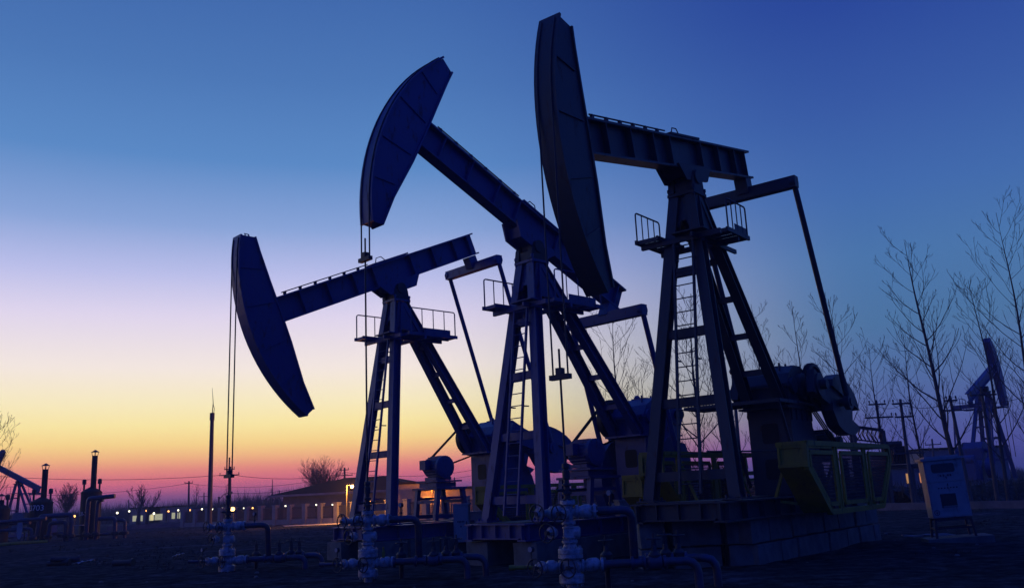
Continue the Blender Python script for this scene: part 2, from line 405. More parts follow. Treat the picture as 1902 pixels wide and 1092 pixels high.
    K = lambda r, t, v: T(su+r*cu_+t*cz_, v, sz+r*cz_-t*cu_)
    pin = 1.42
    er, ez = 3.45, -.42
    E0 = lambda v: T(L+er*cb+ez*sb, v, pz-er*sb+ez*cb)
    for s in (-1, 1):
        v0 = s*1.02
        m = MB(); m.prism([(-.35, -.3), (-.35, .3), (2.4, .22), (2.4, -.22)], lambda r, v, t: K(r, t, v), v0-.09, v0+.09)
        m.lathe([(.3, -.14), (.3, .14)], K(0, 0, v0), (0, 1, 0))
        m.lathe([(.1, -.05), (.1, .42)], K(pin, 0, v0), (0, -s, 0))
        ck = part(m, 'crank')
        for t_ in (-1, 1):
            poly = [(.75, .235*t_), (.75, .42*t_)]+[(1.55+1.2*math.sin(R(a)), (.12+.62*math.cos(R(a)))*t_) for a in range(-20, 81, 10)]+[(2.75, .235*t_)]
            m = MB().prism(poly, lambda r, v, t: K(r, t, v), v0-.16, v0+.16)
            part(m, 'counterweight', 'yellow_paint' if False else paint, ck)
        vp = s*1.34
        a = E0(vp); b_ = K(pin, 0, vp)
        m = MB().tube([a, b_], .075, 10).lathe([(.16, -.07), (.16, .07)], a, (0, 1, 0)).lathe([(.2, -.07), (.2, .07)], b_, (0, 1, 0))
        part(m, 'pitman_arm')
    m = MB().bar(E0(-1.42), E0(1.42), .24, .3).box((E0(0)+B(er, 0, 0))/2, .34, .34, .4, Matrix.Rotation(be, 3, 'Y'))
    part(m, 'equalizer')
    # drive
    if variant == 'A':
        shu, shv, shz, shr = 9.12, -.74, sz, .56
        mu, mv, mz, pr = 7.25, -.74, zb+1.68, .13; m0, m1 = -.60, .26
    else:
        shu, shv, shz, shr = 10.38, .74, sz, .62
        mu, mv, mz, pr = 11.75, .74, zb+1.28, .15; m0, m1 = .60, -.26
    m = MB().lathe([(shr, -.09), (shr, .09), (shr-.07, .09), (shr-.09, .04), (.2, .04), (.17, .11), (.08, .11)], T(shu, shv, shz), (0, -1, 0), 32)
    m.lathe([(shr-.07, -.09), (shr-.09, -.04), (.2, -.04), (.17, -.1)], T(shu, shv, shz), (0, -1, 0), 32)
    for k in range(6):
        a = k*math.pi/3; m.tube([T(shu+.3*math.cos(a), shv+.045, shz+.3*math.sin(a)), T(shu+.3*math.cos(a), shv+.06, shz+.3*math.sin(a))], .07, 10)
    part(m, 'sheave', 'dark_steel')
    d = V((mu-shu, 0, mz-shz)); D = d.length; th = math.atan2(d.z, d.x); al = math.acos((shr-pr)/D)
    m = MB()
    for v in (-.05, 0, .05):
        pts = [T(shu+(shr+.012)*math.cos(th+a), shv+v, shz+(shr+.012)*math.sin(th+a)) for a in [al+(2*math.pi-2*al)*k/24 for k in range(25)]]
        pts += [T(mu+(pr+.012)*math.cos(th+a), mv+v, mz+(pr+.012)*math.sin(th+a)) for a in [-al+2*al*k/10 for k in range(11)]]
        m.tube(pts, .02, 5, True)
    part(m, 'drive_belt', 'rubber')
    m = MB(); r_ = .34; sg = 1 if m1 > m0 else -1; ln = abs(m1-m0)
    m.lathe([(.2, 0), (r_-.03, .04), (r_, .1), (r_, ln-.14), (r_+.02, ln-.14), (r_+.02, ln-.02), (.26, ln)], T(mu, m0, mz), (0, -sg, 0), 24)
    m.lathe([(.05, -.1), (.05, 0)], T(mu, m0, mz), (0, -sg, 0), 10)
    for k in range(22):
        a = 2*math.pi*k/22; m.bar(T(mu+(r_+.015)*math.cos(a), m0+sg*.12, mz+(r_+.015)*math.sin(a)), T(mu+(r_+.015)*math.cos(a), m0+sg*(ln-.16), mz+(r_+.015)*math.sin(a)), .016, .03)
    m.box(T(mu, (m0+m1)/2, mz-r_-.02), .62, ln*.7, .1)
    mo = part(m, 'motor', paint)
    part(MB().box(T(mu-.42, (m0+m1)/2-.1, mz+.08), .26, .3, .3), 'terminal_box', paint, mo)
    part(MB().lathe([(pr, -.09), (pr, .09), (.05, .11)], T(mu, mv, mz), (0, -1, 0)), 'pulley', 'dark_steel', mo)
    m = MB(); zt = mz-r_-.08
    if variant == 'A':
        m.box(T(mu+.05, -.2, zt-.03), 1.0, 1.15, .05); m.box(T(mu, -.2, zt-.14), .8, .9, .14)
        m.box(T(mu+.1, -.2, zt-.25), 1.25, 1.25, .06)
        for su_ in (-1, 1):
            for v in (-.72, .32): m.bar(T(mu+.1+su_*.5, v, zt-.28), T(mu+.1+su_*.62, v, zb+.02), .13, .14)
        for v in (-.72, .32): m.bar(T(mu-.45, v, zb+.14), T(mu+.65, v, zb+.14), .1, .12); m.bar(T(mu-.38, v, zb+.7), T(mu+.58, v, zb+.7), .08, .08)
        for su_ in (-1, 1): m.bar(T(mu+.1+su_*.55, -.66, zb+.6), T(mu+.1+su_*.55, .26, zb+.6), .1, .1)
    else:
        m.box(T(mu, .2, zt-.03), 1.1, 1.2, .05)
        for su_ in (-1, 1):
            for v in (-.3, .7): m.bar(T(mu+su_*.42, v, zt-.05), T(mu+su_*.5, v, zb), .12, .12)
        m.bar(T(mu-.45, .7, zb+.4), T(mu+.45, .7, zb+.4), .08, .08)
    part(m, 'motor_stand')
    # crank guards
    for s in ((1, -1) if variant == 'B' else (1,)):
        vo, vi = s*1.98, s*1.38
        gx = {1: 1.6, 2: .95, 3: 0.}[key]; gz_ = -.13 if variant == 'A' else 0.
        poly = [(5.95, 1.08), (11.7, 1.08), (11.75, .72), (10.7, -.38), (7.0, -.38), (5.92, .58)]
        zb0 = zb; zb = zb+gz_; poly = [(a+gx, c+zb) for a, c in poly]
        m = MB(); k = len(poly)
        for i in range(k):
            a, b_ = poly[i], poly[(i+1) % k]
            m.bar(T(a[0], vo, a[1]), T(b_[0], vo, b_[1]), .11, .11, (0, 1, 0))
        for u in (7.75+gx, 9.75+gx):
            m.bar(T(u, vo, zb+1.04), T(u, vo, zb-.34), .22, .05, (0, 1, 0))
            m.bar(T(u, vo+s*.035, zb+1.04), T(u, vo+s*.035, zb-.34), .03, .02, (0, 1, 0))
        m.bar(T(5.95+gx, vi, zb+1.08), T(11.7+gx, vi, zb+1.08), .09, .09)
        for u in (5.95+gx, 11.7+gx): m.bar(T(u, vi, zb+1.08), T(u, vo, zb+1.08), .1, .1)
        for u in (6.6+gx, 9.6+gx): m.bar(T(u, .95*s, zb-.05), T(u, vi, zb+1.04), .06, .06); m.bar(T(u, .95*s, zb-.1), T(u+.6, vo, zb-.3), .06, .06)
        gd = part(m, 'crank_guard', 'yellow_paint')
        m = MB().prism([(poly[0][0]-.01, poly[0][1]), (poly[5][0]-.01, poly[5][1]), (poly[4][0], poly[4][1]), (poly[4][0]+.03, poly[4][1]), (poly[5][0]+.03, poly[5][1]), (poly[0][0]+.03, poly[0][1])], lambda a, b_, c: T(a, b_, c), vi, vo-s*.06)
        m.bar(T(5.93+gx, vi, zb+1.02), T(5.93+gx, vo, zb+1.02), .06, .06); m.bar(T(5.9+gx, vi, zb+.62), T(5.9+gx, vo, zb+.62), .06, .06)
        m.bar(T(5.91+gx, vi+s*.03, zb+.62), T(5.92+gx, vi+s*.03, zb+1.02), .05, .05); m.bar(T(5.91+gx, vo-s*.03, zb+.62), T(5.92+gx, vo-s*.03, zb+1.02), .05, .05)
        part(m, 'end_panel', 'yellow_paint', gd)
        # framed window panels of wire mesh
        for ua, ub in ((5.95+gx, 7.64+gx), (7.86+gx, 9.64+gx), (9.86+gx, 11.7+gx)):
            def lim(u):
                u -= gx; lo = zb-.33
                if u < 7.0: lo = zb-.33+(7.0-u)/(7.0-5.92)*.96
                if u > 10.7: lo = zb-.33+(u-10.7)/(11.75-10.7)*1.1
                return lo, zb+1.03
            m = MB(); u = ua+.14; fr = MB()
            xs_ = [ua+.14, ub-.1]
            cor = [(max(ua+.2, 6.15), 0), (ub-.14, 0)]
            while u < ub-.1:
                lo, hi = lim(u); lo += .12; hi -= .16
                if hi-lo > .05: m.tube([T(u, vo, lo), T(u, vo, hi)], .010, 4)
                u += .07
            z = zb-.22
            while z < zb+.88:
                us = [q*.05+ua+.14 for q in range(int((ub-ua-.24)/.05)+1) if lim(q*.05+ua+.14)[0]+.12 <= z]
                if len(us) > 1: m.tube([T(us[0], vo, z), T(us[-1], vo, z)], .010, 4)
                z += .07
            part(m, 'wire_mesh', 'dark_steel', gd)
            ol = []
            uu = [ua+.15, ub-.12]; 
            pts_top = [(uu[0], lim(uu[0])[1]-.14), (uu[1], lim(uu[1])[1]-.14)]
            brk = [u_ for u_ in (10.7+gx, 7.0+gx) if uu[0] < u_ < uu[1]]
            pts_bot = [(u_, lim(u_)[0]+.12) for u_ in [uu[1]]+brk+[uu[0]]]
            ol = pts_top+pts_bot
            for i in range(len(ol)):
                a, b_ = ol[i], ol[(i+1) % len(ol)]
                fr.bar(T(a[0], vo+s*.02, a[1]), T(b_[0], vo+s*.02, b_[1]), .09, .05, (0, 1, 0))
            part(fr, 'window_frame', 'yellow_paint', gd)
        zb = zb0
    if variant == 'B':
        m = MB()   # service landing in front of the gearbox
        z = zb+2.22
        for v in (-1.75, -.7, .75): m.bar(T(7.9, v, z), T(9.0, v, z), .05, .08)
        for u in (7.9, 8.98): m.bar(T(u, -1.75, z), T(u, .75, z), .05, .08)
        sl = part(m, 'service_platform')
        m = MB()
        for k in range(1, 30): m.bar(T(7.92, -1.75+k*2.5/30, z+.04), T(8.98, -1.75+k*2.5/30, z+.04), .012, .03)
        for k in range(1, 8): m.bar(T(7.9+k*.14, -1.73, z+.03), T(7.9+k*.14, .74, z+.03), .01, .02)
        part(m, 'grating', paint, sl)
        m = MB()
        for v in (-.66, .7): m.bar(T(8.0, v, z-.04), T(8.98, v, zb+.2), .06, .06)
        m.tube([T(9.0, .8, z), T(10.4, .8, z-.05)], .025, 6); m.tube([T(4.8, .3, zb+1.0), T(8.9, .3, zb+1.05)], .022, 6)
        part(m, 'brace', 'dark_steel')
    else:
        m = MB(); 
        for k in (0, 1): m.tube([T(11.0+.3*k, -.6, zb+.9), T(11.0+.3*k, -.6, zb+2.4), T(11.05+.3*k, -.6, zb+2.5)], .02, 6)
        for z in (1.2, 1.6, 2.0): m.tube([T(11., -.6, zb+z), T(11.3, -.6, zb+z)], .015, 6)
        part(m, 'rear_ladder')
    return root
pump(1, 'farthest of the three large blue pump jacks, horse head swung down at left', R(47), 5.58, 7.97, .95, -23, 108, 'A', 'blue_paint', W[1])
pump(2, 'middle large blue pump jack with its horse head raised high', R(46), 5.35, 7.74, 1.0, 25, 192, 'A', 'blue_paint', W[2])
pump(3, 'nearest and largest dark pump jack with big yellow crank guard facing the camera', R(38), 5.55, 8.32, 1.35, -11, 106, 'B', 'green_paint', W[3])
# ------------------------------------------------------------------ concrete foundation blocks
BL = {}
def block(c, l_, w_, h_, rz, label, group):
    c = V(c); key = (round(l_, 1), round(w_, 1), round(h_, 2), random.randint(0, 3))
    m = MB(); nn = 5; s = random.random()*50
    for f in range(6):
        q = []
        for j in range(nn+1):
            for i in range(nn+1):
                a, b_ = i/nn*2-1, j/nn*2-1
                p = [(a, b_, 1), (b_, a, -1), (1, a, b_), (-1, b_, a), (b_, 1, a), (a, -1, b_)][f]
                p = V((p[0]*l_/2, p[1]*w_/2, p[2]*h_/2)); e = noise.noise_vector(p*3+V((s, s, s)))
                ed = sum(1 for t, mx_ in zip(p, (l_/2, w_/2, h_/2)) if abs(abs(t)-mx_) < 1e-4)
                p = p+e*.018-(p.normalized()*.02 if ed > 1 else V())
                q.append(p)
        m.add(q, [(j*(nn+1)+i, j*(nn+1)+i+1, (j+1)*(nn+1)+i+1, (j+1)*(nn+1)+i) for j in range(nn) for i in range(nn)], True)
    o = m.build('concrete_block', 'concrete', None, c); o.rotation_euler = (random.gauss(0, .008), random.gauss(0, .008), rz)
    return tag(o, label, 'concrete block', group)
def row(w, az, v, u0, u1, z0, z1, lens, depth, label, group, gap=.05):
    U = V((math.sin(az), math.cos(az), 0)); N = V((math.cos(az), -math.sin(az), 0)); u = u0; k = 0
    while u < u1-.3:
        l_ = min(lens[k % len(lens)], u1-u); k += 1
        p = W[w]+U*(u+l_/2)+N*(v-depth/2+random.uniform(-.03, .03)); p.z = (z0+z1)/2
        block(p, l_-gap, depth, z1-z0-.01, math.pi/2-az, label, group); u += l_
G3 = 'foundation blocks under the nearest pump jack'
row(3, R(38), 1.0, 5.3, 13.6, -.06, .42, (1.3, .95, 1.2, .8), .8, 'low concrete block in the bottom course under the yellow crank guard', G3+', bottom course')
row(3, R(38), .95, 5.15, 13.6, .43, .93, (1.0, 1.25, .9, 1.15), .8, 'concrete block in the top course beneath the skid under the yellow crank guard', G3+', top course')
row(3, R(38), -.15, 4.6, 13.6, -.06, .93, (2.0, 1.6), .8, 'tall concrete block on the far side beneath the nearest pump jack skid', G3+', far side')
for X0, X1, z0, z1 in ((2.42, 2.96, -.06, .42), (3.1, 4.1, -.06, .42), (4.25, 4.78, -.06, .42), (2.42, 2.96, .43, .95), (3.1, 4.12, .43, .97), (4.22, 4.85, .43, .95)):
    block((( X0+X1)/2, 19.72, (z0+z1)/2), X1-X0, .9, z1-z0-.01, R(1), 'front wall concrete block below the nearest pump jack front legs, '+('upper' if z0 > 0 else 'lower')+' course', G3+(', front upper' if z0 > 0 else ', front lower'))
for w, az, L_, nm in ((1, R(47), 5.58, 'farthest'), (2, R(46), 5.35, 'middle')):
    zt = .52 if w == 1 else .57
    for v, sd in ((1.25, 'near'), (-.45, 'far')):
        row(w, az, v, 3.75, 12.4, -.08, zt, (1.3, 1.15, 1.4), .8, 'rough concrete block on the %s side under the %s large pump jack' % (sd, nm), 'foundation blocks, %s side of the %s pump jack' % (sd, nm))
# ------------------------------------------------------------------ wellheads
def wellhead(w, z0, label, off):
    root = thing('wellhead', label, 'wellhead', W[w], off, 'wellheads under the horse heads')
    def part(m, name, mt='silver_paint', par=root): return m.build(name, mt, par)
    def bolts(m, z, r, n_, h=.05, br=.014):
        for k in range(n_):
            a = 2*math.pi*k/n_; m.tube([(r*math.cos(a), r*math.sin(a), z-h), (r*math.cos(a), r*math.sin(a), z+h)], br, 6)
    part(MB().tube([(0, 0, -.6), (0, 0, z0-.27)], .09, 16), 'casing_pipe')
    m = MB().lathe([(.2, -.28), (.21, -.265), (.21, -.15), (.2, -.14), (.15, -.11), (.145, .09), (.2, .12), (.21, .13), (.21, .185), (.2, .19), (.2, .2), (.21, .205), (.21, .265), (.2, .28), (.12, .3), (.1, .36), (.07, .38)], (0, 0, z0), n=28)
    bolts(m, z0-.28, .175, 12, .035); bolts(m, z0+.28, .175, 12, .04)
    part(m, 'casing_spool')
    m = MB().lathe([(.07, .36), (.135, .375), (.135, .41), (.075, .425), (.075, .44), (.115, .45), (.115, .475), (.1, .485), (.105, .54), (.1, .6), (.115, .61), (.115, .635), (.075, .645), (.075, .67), (.12, .68), (.12, .71), (.07, .72)], (0, 0, z0), n=20)
    bolts(m, z0+.393, .11, 8, .045); bolts(m, z0+.695, .1, 8, .04)
    m.lathe([(.095, 0), (.1, .1), (.1, .14), (.07, .17)], (.02, 0, z0+.54), (1, 0, 0), 16); m.box((0, 0, z0+.54), .17, .19, .12)
    part(m, 'master_valve')
    m = MB().lathe([(.07, .71), (.085, .76), (.09, .8), (.09, .94), (.08, .98), (.07, .99), (.13, 1.0), (.13, 1.06), (.06, 1.07)], (0, 0, z0), n=20)
    bolts(m, z0+1.03, .11, 8, .05)
    m.lathe([(.06, -.1), (.075, .1), (.12, .13), (.12, .17), (.09, .18), (.1, .22), (.12, .27), (.12, .36), (.09, .4), (.08, .42), (.125, .43), (.125, .47), (.08, .475)], (.0, 0, z0+.87), (1, 0, 0), 16)
    m.lathe([(.06, .08), (.085, .1), (.11, .14), (.11, .3), (.07, .34), (.05, .4)], (0, 0, z0+.87), (-1, 0, 0), 16)
    for k in range(6): a = k*math.pi/3; m.tube([(.4, .1*math.cos(a), z0+.87+.1*math.sin(a)), (.5, .1*math.cos(a), z0+.87+.1*math.sin(a))], .014, 6)
    part(m, 'cross')
    m = MB().lathe([(.1, 1.07), (.1, 1.09), (.055, 1.1), (.055, 1.16), (.085, 1.17), (.085, 1.2), (.05, 1.22), (.05, 1.3), (.08, 1.31), (.08, 1.335), (.05, 1.35), (.045, 1.42), (.065, 1.43), (.065, 1.56), (.045, 1.58), (.045, 1.6), (.065, 1.61), (.06, 1.68), (.03, 1.69)], (0, 0, z0), n=16)
    m.tube([(-.16, 0, z0+1.24), (.16, 0, z0+1.24)], .022, 8); m.tube([(.16, -.1, z0+1.24), (.16, .1, z0+1.24)], .012, 6); m.tube([(-.16, -.09, z0+1.24), (-.16, .09, z0+1.24)], .012, 6)
    part(m, 'stuffing_box', 'dark_steel')
    # lower arms
    m = MB().lathe([(.07, .12), (.07, .17), (.1, .18), (.1, .22), (.07, .23), (.1, .27), (.115, .33), (.115, .43), (.09, .47), (.07, .49), (.115, .5), (.115, .54), (.065, .545)], (0, 0, z0), (1, 0, 0), 16)
    part(m, 'side_valve'); m = MB()
    m.lathe([(.05, .12), (.05, .16), (.1, .17), (.1, .2), (.065, .21), (.08, .25), (.105, .29), (.105, .38), (.07, .42), (.05, .45), (.05, .6), (.035, .61)], (0, 0, z0), (-1, 0, 0), 16)
    part(m, 'side_valve')
    part(MB().tube([(-.45, 0, z0), (-1.0, .04, z0+.005)], .035, 10).lathe([(.045, 0), (.045, .1)], (-.95, .04, z0+.005), (-1, 0, 0), 10), 'bleed_pipe', 'yellow_paint' if w == 3 else 'rust_pipe')
    # handwheels
    nrm = V((-.62, -.80, 0))
    for x, z, ln, r_ in ((-.56, z0-.0, .26, .152), (.13, z0-.02, .3, .152), (-.55, z0+.87, .16, .152), (-.0, z0+.86, .26, .152), (-.24, z0+.55, .22, .15)):
        base = V((x, 0, z)) if x > -.3 else V((x+.12, 0, z))
        c = base+nrm*ln; t1 = V((0, 0, 1)); t2 = nrm.cross(t1)
        m = MB().lathe([(.07, 0), (.075, .05), (.1, .06), (.1, .085), (.1, .09), (.1, .115), (.06, .12), (.045, .16), (.03, .17)], base, nrm, 14)
        for k in range(6):
            a = k*math.pi/3; m.tube([base+nrm*.045+(t1*math.cos(a)+t2*math.sin(a))*.085, base+nrm*.13+(t1*math.cos(a)+t2*math.sin(a))*.085], .012, 6)
        part(m, 'bonnet')
        m = MB(); ph = random.random()*2
        m.tube([c+(t1*math.cos(a)+t2*math.sin(a))*r_ for a in [2*math.pi*k/28 for k in range(28)]], .013, 6, True)
        for k in range(3):
            a = ph+k*2*math.pi/3; m.tube([c+nrm*-.02, c+(t1*math.cos(a)+t2*math.sin(a))*r_], .011, 6)
        m.tube([base, c+nrm*.03], .02, 8); m.lathe([(.035, -.04), (.035, .03)], c, nrm, 10)
        part(m, 'handwheel', 'dark_steel')
    # flow lines
    yb = .34
    m = MB().tube([(.46, 0, z0+.87), (.9, 0, z0+.87), (.98, .01, z0+.86), (1.04, .03, z0+.82), (1.07, .05, z0+.74), (1.07, .12, z0+.1), (1.07, .2, z0)], .072, 14)
    part(m, 'flow_pipe', 'rust_pipe')
    m = MB()
    for p, q in (((.54, 0, z0), (1.75, 0, z0)),): 
        m.tube([p, q, (1.93, 0, z0-.0), (2.02, 0, z0-.03), (2.08, 0, z0-.1), (2.1, 0, z0-.2), (2.1, 0, -.5)], .072, 14)
    for x in (.56, 1.02, 1.22, 1.56): m.lathe([(.11, -.025), (.11, .025)], (x, 0, z0), (1, 0, 0), 16)
    m.lathe([(.072, 1.24), (.12, 1.3), (.13, 1.4), (.12, 1.5), (.072, 1.54)], (0, 0, z0), (1, 0, 0), 16)
    part(m, 'flow_pipe', 'rust_pipe')
    m = MB().tube([(1.05, yb, z0+.02), (2.1, yb, z0+.02), (2.28, yb, z0+.01), (2.38, yb, z0-.02), (2.44, yb, z0-.1), (2.46, yb, z0-.2), (2.46, yb, -.5)], .07, 14)
    m.tube([(1.07, .1, z0+.05), (1.07, yb, z0+.02)], .07, 12)
    for x in (1.3, 1.5, 1.72, 1.95): m.lathe([(.11, -.025), (.11, .025)], (x, yb, z0+.02), (1, 0, 0), 16)
    part(m, 'flow_pipe', 'rust_pipe')
    for x, y, h, r_ in ((1.4, 0, .38, .115), (1.62, yb, .42, .12), (1.84, yb, .40, .12), (.62, .5, .36, .12)):
        m = MB().lathe([(.1, 0), (.11, .1), (.08, .14), (.05, .16), (.04, .24), (.03, .25)], (x, y, z0+.02))
        m.tube([(x, y, z0+.2), (x, y, z0+h+.09)], .016, 8)
        for s in (-1, 1): m.bar((x+s*.04, y, z0+.14), (x+s*.02, y, z0+h-.02), .015, .03)
        c = V((x, y, z0+h)); m.tube([c+V((r_*math.cos(2*math.pi*k/24), r_*math.sin(2*math.pi*k/24), 0)) for k in range(24)], .012, 6, True)
        for k in range(3):
            a = k*2*math.pi/3+x; m.tube([c, c+V((r_*math.cos(a), r_*math.sin(a), 0))], .01, 6)
        part(m, 'gate_valve', 'dark_steel')
    part(MB().tube([(.62, .1, z0), (.62, .5, z0), (.62, .5, -.4)], .05, 10), 'return_pipe', 'rust_pipe')
    for x, z, s in ((-.66, z0, .3), (.72, z0+.87, .3)):
        m = MB().tube([(x, 0, z), (x, 0, z+.24)], .014, 8).lathe([(.03, .1), (.03, .14)], (x, 0, z), n=8).lathe([(.05, -.03), (.052, .025), (.046, .03)], (x, -.0, z+.29), nrm, 18)
        gg = part(m, 'pressure_gauge', 'dark_steel')
        part(MB().lathe([(.045, .031), (.045, .034)], (x, 0, z+.29), nrm, 18), 'dial', 'white_cabinet', gg)
    if w == 2: part(MB().lathe([(.02, 0), (.035, .02), (.035, .12), (.02, .14), (.02, .2), (.01, .22)], (.34, -.05, z0+.1)), 'yellow_valve', 'yellow_paint')
    return root
wellhead(1, .30, 'silver wellhead farthest left, in front of the pillared fence', R(-2))
wellhead(2, .38, 'silver wellhead in front of the leftmost large tower legs, with a yellow valve on it', R(-3))
wellhead(3, .44, 'silver wellhead nearest the camera at the bottom centre, with a yellow bleed pipe', R(-3))
# ------------------------------------------------------------------ cabinets by the pumps
def small_cabinet(x, Y, zb_, h, w_, d_, rz, label):
    p = onground(x, Y); t = thing('control_cabinet', label, 'cabinet', p, rz, 'small control cabinets beside the pump jacks')
    MB().box((0, 0, zb_+h/2), w_, d_, h).box((0, 0, zb_+h+.02), w_+.06, d_+.06, .04).build('body', 'white_cabinet', t)
    dr = MB().box((0, -d_/2-.006, zb_+h/2), w_-.06, .012, h-.1).build('door', 'white_cabinet', t)
    MB().box((w_*.38, -d_/2-.025, zb_+h*.5), .025, .03, .12).build('handle', 'dark_steel', dr)
    sg = MB()
    for k in range(5): sg.box((-w_*.2+k*w_*.1, -d_/2-.0145, zb_+h*.55), w_*.065, .004, .05)
    sg.box((0, -d_/2-.0145, zb_+h*.42), .04, .004, .05)
    sg.build('marking', 'dark_mark', dr)
    for a in (-1, 1):
        for b_ in (-1, 1): MB().bar((a*(w_/2-.04), b_*(d_/2-.04), -.1), (a*(w_/2-.04), b_*(d_/2-.04), zb_), .06, .06).build('leg', 'dark_steel', t)
    return t
small_cabinet(857, 28.3, .32, 1.1, .46, .4, R(-6), 'white control cabinet with dark markings between the two left pump jack towers')
small_cabinet(886, 29.2, .38, .78, .42, .5, R(-6), 'lower grey box right beside the white cabinet with dark markings')
small_cabinet(1166, 24.6, .5, .85, .6, .55, R(8), 'pale control cabinet behind the nearest wellhead pipe, left of the nearest pump jack base')
# ------------------------------------------------------------------ large leaning cabinet at right
p = onground(1758, 23.2, 900)
t = thing('electric_cabinet', 'large white electric cabinet on a leggy frame leaning left at the far right', 'cabinet', p, R(-14))
t.rotation_euler = (R(0), R(-2.6), R(-14))
S = MB(); S.box((.06, 0, .035), 1.5, 1.0, .2); S.build('concrete_slab', 'concrete', t)
for a in (-.4, .4):
    for b_ in (-.3, .3): MB().bar((a*1.12, b_*1.05, .13), (a, b_, .60), .055, .055).build('leg', 'dark_steel', t)
m = MB()
for b_ in (-.3, .3): m.bar((-.43, b_, .57), (.43, b_, .57), .05, .06); m.bar((-.42, b_*1.02, .36), (.42, b_*1.02, .36), .04, .04)
for a in (-.42, .42): m.bar((a, -.3, .36), (a, .3, .36), .04, .04)
m.build('stand_frame', 'dark_steel', t)
MB().box((0, 0, 1.32), .9, .68, 1.40).build('body', 'white_cabinet', t)
MB().box((0, 0, 2.05), 1.02, .8, .06).box((0, 0, 2.10), .8, .6, .04).build('roof', 'white_cabinet', t)
dr = MB().box((0, -.347, 1.74), .84, .014, .5).build('upper_door', 'white_cabinet', t)
dr2 = MB().box((0, -.347, 1.05), .84, .014, .8).build('lower_door', 'white_cabinet', t)
m = MB(); pts = []
for cx, cz, a0 in ((.22, .06, 0), (-.22, .06, 90), (-.22, -.06, 180), (.22, -.06, 270)):
    for k in range(4): pts.append((cx+.05*math.cos(R(a0+k*30)), cz+.05*math.sin(R(a0+k*30))))
m.prism(pts, lambda a, b_, c: V((a-.02, b_, 1.82+c)), -.362, -.354); m.build('window', 'glass_dark', dr)
def bolt_mark(cx, cz, s, par):
    m = MB().prism([(0, 1), (-.45, -.1), (-.05, -.1), (-.2, -1), (.5, .2), (.08, .2), (.3, 1)], lambda a, b_, c: V((cx+a*s, b_, cz+c*s)), -.359, -.354)
    return m.build('lightning_mark', 'dark_mark', par)
bolt_mark(.02, 1.58, .05, dr); bolt_mark(.02, 1.40, .045, dr2)
m = MB()
for k, x in enumerate((-.1, -.03, .07, .13)): m.box((x, -.356, 1.635), .04, .004, .05)
for k in range(7): m.box((-.2+k*.07, -.356, 1.33+.0), .035, .004, .03)
m.build('marking', 'dark_mark', dr2)
m = MB().box((-.02, -.357, 1.02), .36, .006, .34); m.build('nameplate', 'glass_dark', dr2)
m = MB()
for k in range(6): m.box((.0, -.358, .78+k*.022), .34, .008, .01)
m.build('vent', 'white_cabinet', dr2)
MB().tube([(-.34+.06*math.cos(2*math.pi*k/20), -.356, .75+.06*math.sin(2*math.pi*k/20)) for k in range(20)], .007, 5, True).tube([(-.38, -.356, .75), (-.30, -.356, .75)], .006, 5).tube([(-.34, -.356, .71), (-.34, -.356, .79)], .006, 5).build('round_emblem', 'dark_mark', dr2)
# ------------------------------------------------------------------ bare trees
def branch(mb, p, d, ln, r, rnd, level, lift, kids, seg=5, sides=4, minr=.006, sub=1.):
    pts = [p]; rr = [r]; d = d.normalized()
    for i in range(seg):
        d = (d+V((rnd.gauss(0, .07), rnd.gauss(0, .07), lift+rnd.gauss(0, .04)))).normalized()
        pts.append(pts[-1]+d*ln/seg); rr.append(max(minr, r*(1-.8*(i+1)/seg)))
    mb.tube(pts, rr, sides if r > .02 else 3)
    if level <= 0: return
    for k in range(kids):
        f = (k+.8+rnd.random()*.5)/(kids+.6); f = min(.97, .12+.86*f); i = min(int(f*seg), seg-1); q = pts[i].lerp(pts[i+1], f*seg-i)
        dd = (pts[i+1]-pts[i]).normalized(); side = dd.cross(V((0, 0, 1))); side = side.normalized() if side.length > .1 else V((1, 0, 0))
        o2 = side.cross(dd); a = rnd.choice((0, math.pi))+rnd.gauss(0, .7)
        nd = dd*rnd.uniform(.8, 1.0)+(side*math.cos(a)+o2*math.sin(a))*rnd.uniform(.5, .8)
        branch(mb, q, nd, ln*rnd.uniform(.26, .5)*(1.15-f*.6)*sub, max(minr, rr[i]*.55), rnd, level-1, lift+.015, max(2, kids-3), 5 if level > 1 else 4, 3, minr, sub)
